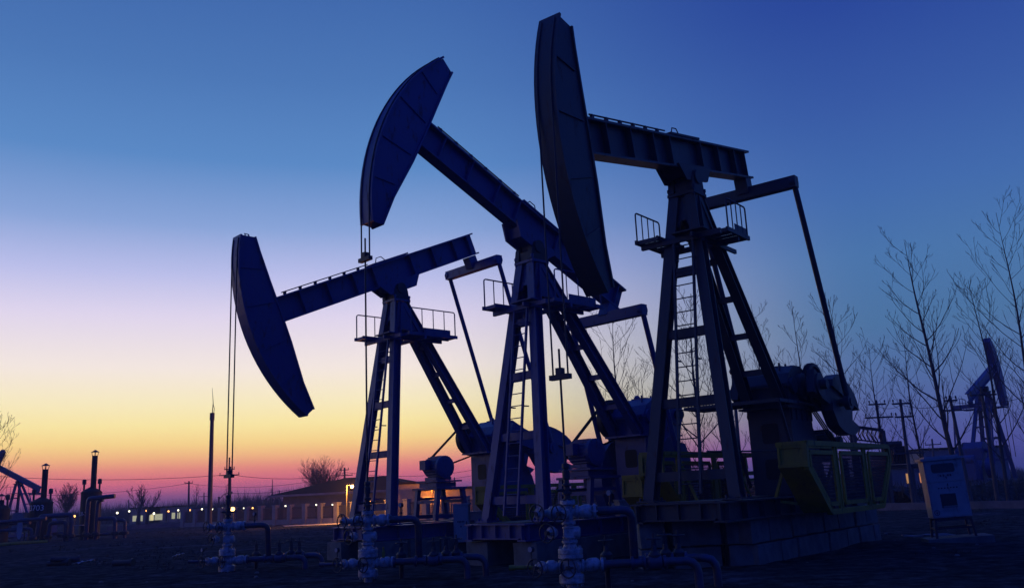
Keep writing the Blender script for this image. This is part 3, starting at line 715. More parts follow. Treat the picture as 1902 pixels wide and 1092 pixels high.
def poplar(seed, base, top, label, r0=.14, first=.22, nb=34, spread=.24, m='bark', ang=.85, group='bare young poplars behind the pump jacks'):
    rnd = random.Random(seed); base = V(base); top = V(top); H_ = (top-base).length
    t = thing('bare_tree', label, 'tree', base, 0, group)
    ax = top-base; n_ = 14; pts = []; rr = []; b1, b2 = rnd.uniform(-.03, .03), rnd.uniform(0, 6)
    for i in range(n_+1):
        f = i/n_; w_ = math.sin(f*math.pi)*b1*H_+math.sin(f*9+b2)*.006*H_*math.sin(f*math.pi)
        pts.append(ax*f+V((w_, w_*.5, 0))); rr.append(max(.012, r0*(1-f)**.85))
    pts[0] = pts[0]-V((0, 0, .4))
    MB().tube(pts, rr, 8).build('trunk', m, t)
    cr = MB(); ga = rnd.random()*6
    for k in range(nb):
        f = first+(.96-first)*((k+rnd.random()*.6)/nb); i = min(int(f*n_), n_-1); q = pts[i].lerp(pts[i+1], f*n_-i)
        ga += 2.4+rnd.gauss(0, .3); dd = ax.normalized()
        x = dd.orthogonal().normalized(); y = dd.cross(x)
        an = ang*rnd.uniform(.8, 1.2)
        d = dd*math.cos(an)+(x*math.cos(ga)+y*math.sin(ga))*math.sin(an)
        ln = H_*spread*1.2*(.35+.65*min(1, (f-first)/.15+.5))*(1.08-f)**.5*rnd.uniform(.6, 1.3)
        branch(cr, q, d, ln, max(.014, rr[i]*.40), rnd, 2, .105, 5, 8, 4, .008, 1.15)
    cr.build('crown', m, t); return t
TR = [ # x base px, depth, x top, y top, label extras
 (1166, 46, 1138, 575, 'bare tree behind the rear legs of the middle pump jack', 30, .25),
 (1203, 52, 1190, 690, 'low bare tree just right of the rear legs of the middle pump jack', 22, .3),
 (1311, 42, 1283, 545, 'bare tree seen through the ladder of the nearest pump jack tower', 40, .24),
 (1352, 50, 1325, 640, 'small bare tree right of the nearest pump jack ladder, behind its front leg', 22, .26),
 (1420, 52, 1395, 565, 'bare tree rising between the rear legs and the gearbox of the nearest pump jack', 26, .2),
 (1492, 50, 1470, 560, 'slim bare tree rising straight above the nearest gearbox', 22, .2),
 (1590, 46, 1538, 555, 'bare tree right of the nearest gearbox wheel', 36, .22),
 (1652, 50, 1614, 645, 'forked bare tree behind the yellow guard right end, left of the tallest tree', 26, .26),
 (1722, 52, 1678, 625, 'thin bare tree right behind the cabinet top, left of the tallest tree', 30, .22),
 (1790, 44, 1680, 450, 'tallest bare tree, standing behind the large white leaning cabinet', 40, .22),
 (1868, 47, 1798, 520, 'bare tree whose leaning trunk crosses the far right pump jack', 34, .22),
 (1935, 47, 1850, 395, 'bare tree at the right edge of the picture reaching high', 40, .25),
 (1960, 56, 1905, 640, 'smaller bare tree at the right edge below the high one', 26, .3)]
for k, (xb, Y, xt, yt, lab, nb, sp) in enumerate(TR):
    b_ = onground(xb, Y, 900); tp = at(xt, yt, Y+.5)
    poplar(100+k, b_, tp, lab, r0=.15 if k == 9 else .05+.0016*nb, nb=int(nb*.75), spread=sp*1.15, first=.16 if k != 9 else .2)
poplar(201, onground(-6, 60, 960), at(4, 770, 60), 'bare tree at the left edge above the small pump jack beam', r0=.1, nb=26, spread=.3, m='bark_warm', group='bare trees along the left horizon')
for k, (x, Y, yt, lab, nb, sp) in enumerate(((362, 130, 900, 'thin bare tree just left of the tall mast', 20, .2), (418, 140, 900, 'thin bare tree just left of the pole behind the first wellhead', 22, .2), (500, 150, 905, 'thin bare tree on the horizon left of the tiled house', 16, .25))):
    poplar(300+k, onground(x, Y, 945), at(x+4, yt, Y), lab, r0=.12, nb=nb, spread=sp, ang=.75, group='bare trees along the left horizon')
# round many-stemmed trees
def fan_tree(x, Y, h, label, stems, sp, z0, seed, r=.05, lift=.03, yb=940, mn=.012):
    b_ = onground(x, Y, yb); t = thing('bare_tree', label, 'tree', b_, 0, 'bare trees along the left horizon')
    rnd = random.Random(seed); cr = MB()
    for k in range(stems):
        a = rnd.random()*6.28; q = rnd.random()**.6*sp
        branch(cr, V((0, 0, z0*rnd.uniform(.7, 1.1))), V((math.cos(a)*q, math.sin(a)*q, 1)), (h-z0)*rnd.uniform(.75, 1.05), r, rnd, 2, lift, 8, 6, 3, mn)
    MB().tube([(0, 0, -.3), (0, 0, z0*.6), (.05, 0, z0*1.15)], [r*5.5, r*4.6, r*3.6], 10).build('trunk', 'bark', t); cr.build('crown', 'bark', t)
fan_tree(596, 118, 6.9, 'broad round-crowned bare tree behind the tiled house', 60, .62, 1.2, 5, .055)
fan_tree(122, 110, 5.2, 'rounded bare tree between the two chimneyed tanks', 26, .5, 1.6, 6, .035, mn=.014)
fan_tree(258, 120, 5.3, 'bare tree right of the numbered tanks, left one of a close pair', 7, .42, 1.3, 7, .06, .06, mn=.016)
fan_tree(274, 122, 4.8, 'spreading bare tree, right one of a close pair near the tanks', 6, .75, 1.4, 8, .05, .05, mn=.016)
# distant brush and treeline: one mass
m = MB(); rnd = random.Random(11)
for i in range(2000):
    Y = rnd.uniform(150, 290); x = rnd.uniform(-.66, .66)*Y; 
    h = (3.0+3.4*max(0, noise.noise(V((x*.03, Y*.01, 2)))+.45))*rnd.uniform(.6, 1.25)
    if x > -.12*Y: h *= .75
    for k in range(46):
        bx, by = rnd.gauss(0, 1.5), rnd.gauss(0, 1.1); lx, ly = rnd.gauss(0, .9), rnd.gauss(0, .9); w_ = rnd.uniform(.03, .085); hh_ = h*rnd.uniform(.25, .85)
        m.add([(x+bx-w_, Y+by, -.2), (x+bx+w_, Y+by, -.2), (x+bx+lx, Y+by+ly, hh_)], [(0, 1, 2)])
tag(m.build('treeline', 'far_twigs'), 'dim mass of bare woods along the horizon', 'woods', kind='stuff')
# ------------------------------------------------------------------ poles, mast, wires
def pole(x, Y, ytop, label, arms=((0, .9),), r=.13, lean=None, group='concrete utility poles', name='utility_pole', m='wood_pole', ins=True):
    b_ = onground(x[0], Y, x[2] if len(x) > 2 else 930); tp = at(x[1], ytop, Y)
    t = thing(name, label, 'pole', b_, 0, group); tp = tp-b_
    MB().tube([(0, 0, -.4), tp], [r, r*.62], 10).build('shaft', m, t)
    for dz, w_ in arms:
        c = tp+V((0, 0, -.25-dz)); MB().bar(c+V((-w_, -.1, 0)), c+V((w_, -.1, 0)), .09, .09).build('crossarm', m, t)
        if ins:
            for s in (-1, 1):
                MB().lathe([(.02, 0), (.02, .06), (.055, .08), (.04, .13), (.05, .15), (.02, .2)], c+V((s*(w_-.06), -.1, .04)), n=8).build('insulator', 'porcelain', t)
    return t, b_+tp
tl, pA = pole((351, 351, 945), 118, 893, 'wooden utility pole left of the tall mast, on the left horizon', ((0, .55),), r=.16)
t2, pB = pole((427, 427, 940), 86, 866, 'utility pole directly behind the leftmost wellhead', ((.0, .5), (.55, .95)), r=.2)
t3, pC = pole((641, 640, 940), 100, 868, 'utility pole carrying twin transformers beside the tiled house', ((.0, .5), (.6, .9), (1.6, 1.3)), r=.16)
for s, nm in ((-1, ''), (1, '')):
    c = (pC-t3.location)+V((s*.75, -.2, -1.95))
    MB().lathe([(.3, -.5), (.42, -.42), (.42, .3), (.36, .42), (.1, .46), (.08, .65)], c, n=16).build('transformer', 'dark_steel', t3)
pole((97*1.0, 97, 945), 160, 925, 'short far pole on the left horizon left of tank fence', ((0, .5),), ins=False)
pole((239, 239, 945), 190, 927, 'thin short pole on the left horizon right of the pair of trees', (), ins=False)
pole((379, 379, 945), 150, 914, 'thin pole close to the left of the tall mast', ((.4, .8),), ins=False)
pole((519, 519, 940), 150, 910, 'thin pole with one crossarm on the horizon left of the tiled house', ((.5, 1.3), (1.2, .8)), ins=False)
pole((506, 506, 940), 160, 890, 'very thin aerial rod on the horizon left of the tiled house', (), r=.09, ins=False)
pole((836, 834, 930), 90, 868, 'pole to the right of the motor of the farthest pump jack', (), r=.14, ins=False)
pole((845, 844, 930), 120, 886, 'short pole beside the pole right of the farthest motor', (), r=.12, ins=False)
pole((1377, 1359, 900), 40, 672, 'steel pole with a ball below its top behind the nearest pump jack', (), r=.1, ins=False)
MB()
o = [x for x in bpy.data.objects if x.get('label', '').startswith('steel pole with a ball')][0]
MB().lathe([(.02, -.17), (.12, -.12), (.17, 0), (.12, .12), (.02, .17)], at(1361, 690, 40)-o.location, n=14).build('ball', 'dark_steel', o)
tD, pD = pole((1648, 1627, 900), 52, 743, 'leftmost of the concrete poles at right, with a triple insulator bracket', ((0, .5), (.75, .8)), r=.115)
tE, pE = pole((1692, 1672, 900), 48, 741, 'middle concrete pole at right with brackets at two heights', ((0, .5), (.7, .45), (2.6, .8)), r=.115)
tF, pF = pole((1800, 1764, 900), 46, 735, 'concrete pole right of the tallest tree trunk', ((0, .3), (.5, .45)), r=.115)
pole((1848, 1822, 900), 48, 718, 'concrete pole in front of the far right pump jack', ((.2, .7),), r=.115)
pole((1738, 1731, 900), 90, 815, 'small distant pole seen just above the leaning cabinet', ((.3, .8), (.9, .5)), r=.13)
pole((1655, 1651, 900), 95, 826, 'small distant pole beside the pole transformer', ((.4, .8),), r=.12)
# transformer platform and beam at right
b_ = onground(1668, 50, 880); t = thing('transformer', 'dark pole mounted transformer on a two legged frame at right', 'transformer', b_)
for s in (-.8, .8): MB().tube([(s, 0, -.3), (s, 0, 2.2)], .1, 8).build('leg', 'wood_pole', t)
MB().bar((-1.1, 0, 2.25), (1.1, 0, 2.25), .3, .14).build('platform', 'dark_steel', t)
m = MB().box((0, 0, 2.8), .9, .7, .9).box((0, 0, 3.28), 1.0, .8, .06).lathe([(.15, -.4), (.15, .4)], (0, 0, 3.45), (1, 0, 0))
for k in range(7): m.box((-.36+k*.12, -.42, 2.78), .03, .14, .7)
m.build('tank', 'dark_steel', t)
for s in (-.3, 0, .3): MB().lathe([(.03, 3.3), (.07, 3.36), (.04, 3.44), (.07, 3.5), (.03, 3.6)], (s, .2, 0), n=8).build('bushing', 'porcelain', t)
b_ = onground(1612, 50, 890); t = thing('switch_gantry', 'overhead steel beam with hanging insulators behind the yellow guard', 'gantry', b_)
a0, a1 = at(1584, 792, 50)-b_, at(1640, 799, 50)-b_
for a in (a0, a1): MB().tube([(a.x, 0, -.3), a], .12, 8).build('post', 'wood_pole', t)
MB().bar(a0, a1, .14, .16).bar(a0-V((0, 0, .7)), a1-V((0, 0, .7)), .08, .08).build('beam', 'dark_steel', t)
for k in range(7):
    c = a0.lerp(a1, (k+.7)/7.4); MB().tube([c-V((.0, 0, .08)), c-V((.12, 0, .35)), c-V((-.02, 0, .66))], .04, 6).build('insulator', 'porcelain', t)
# tall mast
b_ = onground(389.2, 74, 955); t = thing('mast', 'tall slim tapering mast with lightning rod left of the first wellhead', 'mast', b_)
tp = at(394.2, 770, 74)-b_
MB().tube([(0, 0, -.3), tp], [.21, .15], 12).lathe([(.19, -.35), (.19, .25)], tp-V((0, 0, .1)), n=12).build('shaft', 'wood_pole', t)
MB().tube([tp, tp+V((.05, 0, 1.0)), at(394.3, 720, 74)-b_], [.04, .03, .012], 6).tube([tp+V((.12, 0, .1)), tp+V((.16, 0, .5)), tp+V((.05, 0, .9))], .025, 6).build('lightning_rod', 'dark_steel', t)
def wire(a, b_, sag, label, r=.02):
    pts = [a.lerp(b_, k/24)-V((0, 0, sag*(1-(2*k/24-1)**2))) for k in range(25)]
    tag(MB().tube(pts, r, 4).build('overhead_wire', 'wire'), label, 'wire', 'overhead power lines')
wire(at(-60, 880, 84), pB+V((0, 0, -.75)), .5, 'upper power line running left from the pole behind the leftmost wellhead')
wire(pB+V((0, 0, -.75)), pC+V((0, 0, -.6)), .5, 'power line from the pole behind the leftmost wellhead to the transformer pole')
wire(at(-40, 917, 116), pA+V((0, 0, -.3)), .7, 'lower power line left of the pole left of the mast')
wire(pA+V((0, 0, -.3)), pC+V((.4, 0, -.7)), .9, 'lower power line right of the pole left of the mast', .018)
wire(at(540, 909, 150), at(420, 915, 150), .3, 'faint far wire just above the horizon woods', .03)
wire(pC+V((0, 0, -.5)), at(900, 868, 108), .7, 'upper wire running right from the transformer pole behind the towers')
wire(pC+V((0, 0, -1.2)), at(900, 878, 108), .7, 'lower wire running right from the transformer pole behind the towers')
wire(pD+V((0, 0, -.3)), pE+V((0, 0, -.3)), .2, 'wire between the left and middle concrete poles at right', .012)
wire(pE+V((0, 0, -.3)), pF+V((0, 0, -.3)), .25, 'wire between the middle concrete pole and the one by the tallest tree', .012)
wire(pF+V((0, 0, -.3)), at(1930, 728, 44), .3, 'wire leaving right from the pole by the tallest tree', .012)
wire(at(1000, 850, 80), at(1150, 856, 80), .3, 'wire crossing behind the motor of the middle pump jack', .02)
# ------------------------------------------------------------------ fence
m = MB(); a, b_ = onground(560, 78.5, 970), onground(700, 73, 966)
q = [a+V((-2, 1.2, .03)), a+V((-1, -1.6, .03)), b_+V((0, -1.6, .03)), b_+V((0, 1.6, .03)), V((a.x*.6+b_.x*.4, a.y+1.0, .03))]
m.add([p+V((0, 0, gz(p.x, p.y)+.03)) for p in q], [range(5)]); tag(m.build('path', 'path'), kind='structure')
fa, fb = onground(341, 94, 975), onground(905, 70, 955); fa.z = fb.z = 0
t = thing('fence', 'long low fence of pale pillars and dark bar panels along the left background', 'fence', fa)
D = fb-fa; ang = math.atan2(D.y, D.x); t.rotation_euler = (0, 0, ang); LN = D.length; nbay = 19; bay = LN/nbay
def bb(c, sx, sy, sz): return MB().box(c, sx, sy, sz)
for k in range(nbay+1):
    bb((k*bay, 0, .8), .46, .46, 1.75).box((k*bay, 0, 1.71), .56, .56, .08).build('pillar', 'wall_paint', t)
    if k < nbay:
        m = MB(); gate = k in (9, 10)
        for q in range(1, 15): m.bar((k*bay+.23+q*(bay-.46)/15, 0, .42), (k*bay+.23+q*(bay-.46)/15, 0, 1.52), .035, .035)
        for z in (.55, 1.4): m.bar((k*bay+.23, 0, z), ((k+1)*bay-.23, 0, z), .04, .05)
        m.build('bar_panel', 'dark_steel', t)
for k in range(0, nbay): bb(((k+.5)*bay, 0, .2), bay-.47, .3, .42).build('base_wall', 'wall_paint', t)
# ------------------------------------------------------------------ buildings
def house(name, label, c, w_, d_, h, rh, rz, over=.5, wall='wall_grey', wins=()):
    t = thing(name, label, 'building', c, rz)
    MB().box((0, 0, h/2-.1), w_, d_, h+.2).build('wall', wall, t)
    a, b_ = w_/2+over, d_/2+over; r_ = w_/2-d_*.55
    if rh > .3:
        q = [(-a, -b_, h), (a, -b_, h), (a, b_, h), (-a, b_, h), (-r_, 0, h+rh), (r_, 0, h+rh)]
        MB().add(q, [(0, 1, 5, 4), (2, 3, 4, 5), (1, 2, 5), (3, 0, 4), (3, 2, 1, 0)])
        m = MB(); m.add(q, [(0, 1, 5, 4), (2, 3, 4, 5), (1, 2, 5), (3, 0, 4), (3, 2, 1, 0)]); m.build('roof', 'roof', t)
        m = MB()
        for (x0, y0), (x1, y1) in (((-a, -b_), (a, -b_)), ((a, -b_), (a, b_)), ((a, b_), (-a, b_)), ((-a, b_), (-a, -b_))):
            m.bar((x0, y0, h-.09), (x1, y1, h-.09), .16, .22)
        m.build('eave', 'wall_paint', t)
    else:
        MB().box((0, 0, h+.12), w_+over, d_+over, .22).build('roof', 'roof', t)
    for x, z, ww, wh, mm in wins:
        f = MB().box((x, -d_/2-.03, z), ww+.16, .06, wh+.16).build('window', 'wall_paint', t)
        MB().box((x, -d_/2-.065, z), ww, .03, wh).build('pane', mm, f)
    return t
c0 = onground(672, 96, 935)
house('house', 'single storey house with a dark hip roof and pale eaves behind the fence', V((c0.x, 98, 0)), 14.5, 9, 2.75, 1.55, R(-12), 1.1, 'wall_grey', ((-3.2, 1.35, .9, .9, 'glass_dark'), (.6, 1.4, .9, 1., 'window_green' if 0 else 'glass_dark'), (3.4, 1.4, 1.0, 1.2, 'glass_dark')))
c1 = onground(765, 89, 935)
house('porch_wing', 'pale porch wing of the house glowing orange right of the leftmost large tower', V((c1.x+.1, 90, 0)), 3.4, 3.2, 3.15, .0, R(-3), .4, 'wall_paint', ((1.0, 1.3, .5, 1.0, 'glass_dark'),))
c2 = onground(875, 86, 930)
house('low_building', 'flat roofed low building with lit windows behind the farthest pump jack', V((c2.x, 90, 0)), 10.5, 6, 2.45, 0, R(-2), .5, 'wall_grey', ((-3.6, 1.5, 1.9, .7, 'window_dim'), (.75, 1.35, .75, 1.3, 'window_hot'), (-2.2, .75, .5, .9, 'window_warm'), (3.4, 1.3, 1., .9, 'glass_dark')))
c3 = onground(1275, 70, 905)
house('guard_hut', 'small hut with a glowing orange doorway seen under the nearest pump jack tower', V((c3.x, 71, 0)), 5.5, 4, 2.6, 0, R(5), .4, 'wall_grey', ((.0, 1.3, .38, .75, 'window_hot'), (1.2, 1.4, .6, .6, 'glass_dark')))
c4 = onground(1690, 96, 885)
house('low_building', 'low grey building with two orange windows behind the right poles', V((c4.x, 98, 0)), 6, 5, 2.5, 0, R(8), .5, 'wall_grey', ((-.65, 1.5, .8, 1.0, 'window_dim'), (.85, 1.5, .8, 1.0, 'window_warm')))
c5 = onground(1795, 100, 880)
house('flat_building', 'taller flat building behind the far right pump jack', V((c5.x, 104, 0)), 10, 7, 4.4, 0, R(8), .4, 'wall_grey', ((-1.5, 1.6, 1.2, 1.1, 'window_dim'), (1.2, 1.5, 1.4, .9, 'window_dim'), (3., 1.5, .8, .9, 'glass_dark')))
for k, (x, w_, lab, wn) in enumerate(((277, 6.5, 'far low shed with two pale lit windows on the left horizon', ((-1.6, 1.0, 2.2, 1.2), (1.4, 1.0, .9, 1.2))), (298, 4, 'far low shed with one wide pale lit window left of the fence', ((0, 1.1, 2.6, 1.3),)), (334, 4, 'far low shed with pale lit windows right next to the fence end', ((-.6, 1.2, .7, 1.3), (.6, 1.2, .6, 1.3))))):
    c = onground(x, 142, 955); t = thing('far_shed', lab, 'building', V((c.x, 142, 0)), 0)
    MB().box((0, 0, 1.1), w_*.7, 3, 2.4).build('wall', 'wall_grey', t); MB().box((0, 0, 2.36), w_*.7+.4, 3.4, .12).build('roof', 'roof', t)
    for x_, z, a, b2 in wn: MB().box((x_*.7, -1.53, z*.8), a*.7, .05, b2*.7).build('window', 'window_green', t)
# ------------------------------------------------------------------ lamps
def lamp(x, y, Y, label, kind, r, power=0, arm=0., group='small lamps along the left horizon', col=(1, .5, .16), pr=.04):
    p = at(x, y, Y); t = thing('street_lamp', label, 'lamp', V((p.x, Y, 0)), 0, group)
    MB().tube([(-arm, 0, -.2), (-arm, 0, p.z+.12), (0, 0, p.z+.12)] if arm else [(0, 0, -.2), (0, 0, p.z)], pr, 8).build('post', 'wood_pole', t)
    MB().lathe([(.01, -r), (r*.7, -r*.7), (r, 0), (r*.7, r*.7), (.01, r)], (0, -pr-r-.02, p.z), n=12).build('bulb', kind, t)
    MB().lathe([(r*1.5, r*.9), (.04, r*1.7)], (0, -pr-r-.02, p.z), n=12).build('lamp_shade', 'dark_steel', t)
    if power:
        ld = bpy.data.lights.new('lamp_light', 'POINT'); ld.energy = power; ld.color = col; ld.shadow_soft_size = r
        lo = bpy.data.objects.new('lamp_light', ld); C.objects.link(lo); lo.parent = t; lo.location = (0, -pr-2*r-.12, p.z-.05)
    return t
lamp(434, 945, 82, 'bright orange lamp glaring just right of the pole behind the leftmost wellhead', 'lamp_hot', .2, 8, group='bright lamps by the fence', pr=.06)
lamp(655, 903, 76.9, 'bright orange street lamp on a post by the fence gate left of the tower', 'lamp_hot', .15, 2200, arm=.5, group='bright lamps by the fence', col=(1, .36, .05), pr=.06)
lamp(802, 905, 86.3, 'orange lamp half hidden behind the motor of the farthest pump jack', 'lamp_warm', .12, 650, group='bright lamps by the fence', col=(1, .24, .02))
lamp(48, 955, 62, 'orange lamp on a post left of the tank numbered 3703', 'lamp_warm', .09, 2, group='bright lamps by the tanks')
lamp(140, 958, 75, 'small orange lamp between the two chimneyed tanks', 'lamp_warm', .09, 2, group='bright lamps by the tanks')
lamp(180, 953, 66, 'orange lamp at the right side of the taller tank', 'lamp_warm', .1, 2, group='bright lamps by the tanks')
HL = [(219, 952, 0), (241, 949, 0), (272, 948, 1), (287, 953, 0), (314, 949, 1), (332, 947, 0), (353, 947, 1), (376, 945, 0), (395, 945, 0), (414, 944, 0), (454, 943, 0), (470, 943, 1), (490, 941, 0), (510, 941, 1), (531, 939, 0), (569, 937, 0), (588, 937, 0), (618, 937, 0)]
for k, (x, y, o_) in enumerate(HL):
    lamp(x, y, 139 if x < 520 else 92, 'tiny glowing %s lamp in the row of lamps on the left horizon' % ('orange' if o_ else 'pale'), 'lamp_warm' if o_ else 'lamp_white', (.13 if x < 520 else .08)*(1 if k % 3 else 1.25), group='tiny %s lamps on the left horizon' % ('orange' if o_ else 'pale'), pr=.05)
# tall unlit street light
p = onground(406, 96, 945); t = thing('street_light', 'unlit curved-arm street light beside the tall mast', 'street light', p)
q = at(405, 922, 96)-p
MB().tube([(0, 0, -.2), (0, 0, q.z)], .09, 8).build('post', 'wood_pole', t); MB().tube([(0, 0, q.z-.3), (.5, 0, q.z+.2), (1.0, 0, q.z+.3)], .04, 6).build('arm', 'wood_pole', t)
MB().lathe([(.05, 0), (.12, .1), (.12, .45), (.05, .55)], (.9, 0, q.z+.3), (1, 0, .1), 10).build('lamp_head', 'dark_steel', t)
# ------------------------------------------------------------------ tanks at left
def tank(x, Y, w_, h, yt, label, txt, tsz, tz, box=False, toff=0., stack=True):
    b_ = onground(x, Y, 985); t = thing('heater_tank', label, 'tank', b_, 0, 'black heater tanks with chimneys'); r_ = w_/2
    MB().lathe([(r_, .0), (r_, h), (r_*.9, h+.08), (.12, h+.36)], (0, 0, 0), n=32).lathe([(r_+.03, h-.06), (r_+.03, h+.0)], (0, 0, 0), n=32).lathe([(r_+.03, .2), (r_+.03, .26)], (0, 0, 0), n=32).build('shell', 'black_tank', t)
    tp = at(x+(8 if h > 2.9 else 7), yt, Y).z
    if not stack: tp = h+.9
    ch = MB().tube([(.1, 0, h+.2), (.1, 0, tp-.34)], .19, 14).build('chimney', 'black_tank', t)
    m = MB().lathe([(.29, -.1), (.02, .07)], (.1, 0, tp), n=14)
    for k in range(4): a = k*math.pi/2+.4; m.tube([(.1+.17*math.cos(a), .17*math.sin(a), tp-.36), (.1+.22*math.cos(a), .24*math.sin(a), tp-.1)], .02, 5)
    m.build('cowl', 'dark_steel', ch)
    for s in (-.45, .45):
        MB().tube([(s*w_*.9, 0, h+.02), (s*w_*.9, 0, h+.7)], .07, 8).lathe([(.14, .55), (.14, .85), (.08, .9)], (s*w_*.9, 0, h), n=10).build('relief_valve', 'dark_steel', t)
    if txt: 
        fn = lambda X, Y_, Z: V(((r_+.006+Z)*math.sin(X/r_+toff), -(r_+.006+Z)*math.cos(X/r_+toff), tz+Y_))
        text_mesh('lettering', txt, tsz, 'lettering', t, fn)
    if box:
        MB().box((-r_-.55, -.3, 1.35), .75, .5, 1.3).build('meter_box', 'white_cabinet', t)
    return t
tank(74, 62, 1.42, 2.62, 862, 'shorter black heater tank numbered 3703 with a slim chimney', '3703', .52, 2.24, True)
tank(166, 64, 1.35, 3.2, 837, 'taller black heater tank with white lettering and the tallest chimney', '东II-24', .40, 1.72, False, -.38)
tank(-5, 60, 1.3, 2.3, 862, 'black tank cut by the left edge of the picture', '1', .5, 1.9, False, .35, False)
def rack(x, Y, label, runs, m='rust_pipe'):
    b_ = onground(x, Y, 985); t = thing('pipe_rack', label, 'pipes', b_, 0, 'insulated pipe loops by the tanks')
    for pts, r_ in runs:
        out = []
        for i, p in enumerate(pts):
            p = V(p)
            if 0 < i < len(pts)-1:
                a, b2 = (V(pts[i-1])-p).normalized(), (V(pts[i+1])-p).normalized()
                for k in range(6):
                    f = k/5; e = .22; out.append(p+a*e*(1-f)**2+b2*e*f**2)
            else: out.append(p)
        MB().tube(out, r_, 10).build('pipe', m, t)
        for p in (pts[0], pts[-1]):
            if abs(p[2]) < .4:
                MB().lathe([(.2, .25), (.26, .3), (.26, .45), (.2, .5)], (p[0], p[1], 0), n=10).build('flange_valve', 'dark_steel', t)
    return t
rack(100, 60, 'arched insulated pipes in front of the tank numbered 3703', [(((-1.15, 0, -.2), (-.95, 0, 1.68), (1.1, 0, 1.72), (1.15, 0, -.2)), .16), (((-.5, .25, -.2), (-.4, .25, 1.22), (.65, .25, 1.26), (.65, .25, -.2)), .14), (((-4, .4, 1.3), (-1.8, .4, 1.35)), .13), (((-4.2, .1, .95), (-2.4, .1, .95)), .12)])
rack(178, 61, 'arched insulated pipes at the right of the taller tank', [(((-.65, 0, -.2), (-.6, 0, 2.7), (1.15, 0, 2.8)), .15), (((-.1, .2, -.2), (-.05, .2, 2.55), (.3, .2, 2.6)), .13), (((0, .3, 1.35), (1.1, .3, 1.35), (1.15, .3, -.2)), .14), (((1.2, .5, 1.2), (1.7, .5, 1.2), (1.7, .5, -.2)), .11), (((-2.6, .6, .3), (1.6, .6, .35)), .09)])
rack(20, 58, 'low pipes at the left edge below the small pump jack', [(((-2, 0, 1.4), (.6, 0, 1.5), (2.2, 0, 1.55)), .12), (((-1.5, .2, .9), (1.2, .2, .95), (1.3, .2, -.2)), .11)])
a, b_ = onground(-20, 55, 1000), onground(88, 58, 995)
tag(MB().tube([a+V((0, 0, .12)), a.lerp(b_, .5)+V((0, .3, .14)), b_+V((0, 0, .12))], .11, 10).build('ground_pipe', 'yellow_paint'), 'yellow pipe lying on the ground at the left edge', 'pipe')
p = onground(142, 61.5, 990); t = thing('work_bench', 'low white framed stand between the two tanks', 'stand', p)
MB().box((0, 0, 1.0), 1.0, .5, .05).build('top', 'white_cabinet', t)
for s in (-.42, .42): MB().bar((s, 0, 0), (s, 0, .98), .06, .3).build('leg', 'dark_steel', t)
p = onground(36, 58, 990); t = thing('sign_board', 'small pale rounded sign standing by the pipes at the left edge', 'sign', p)
MB().prism([(.3*math.cos(R(a))*.6, .62*math.sin(R(a))) for a in range(0, 360, 20)], lambda a, b2, c: V((a, b2, .95+c)), -.02, .02).build('board', 'white_cabinet', t)
MB().bar((0, .05, -.1), (0, .05, .9), .04, .04).build('post', 'dark_steel', t)
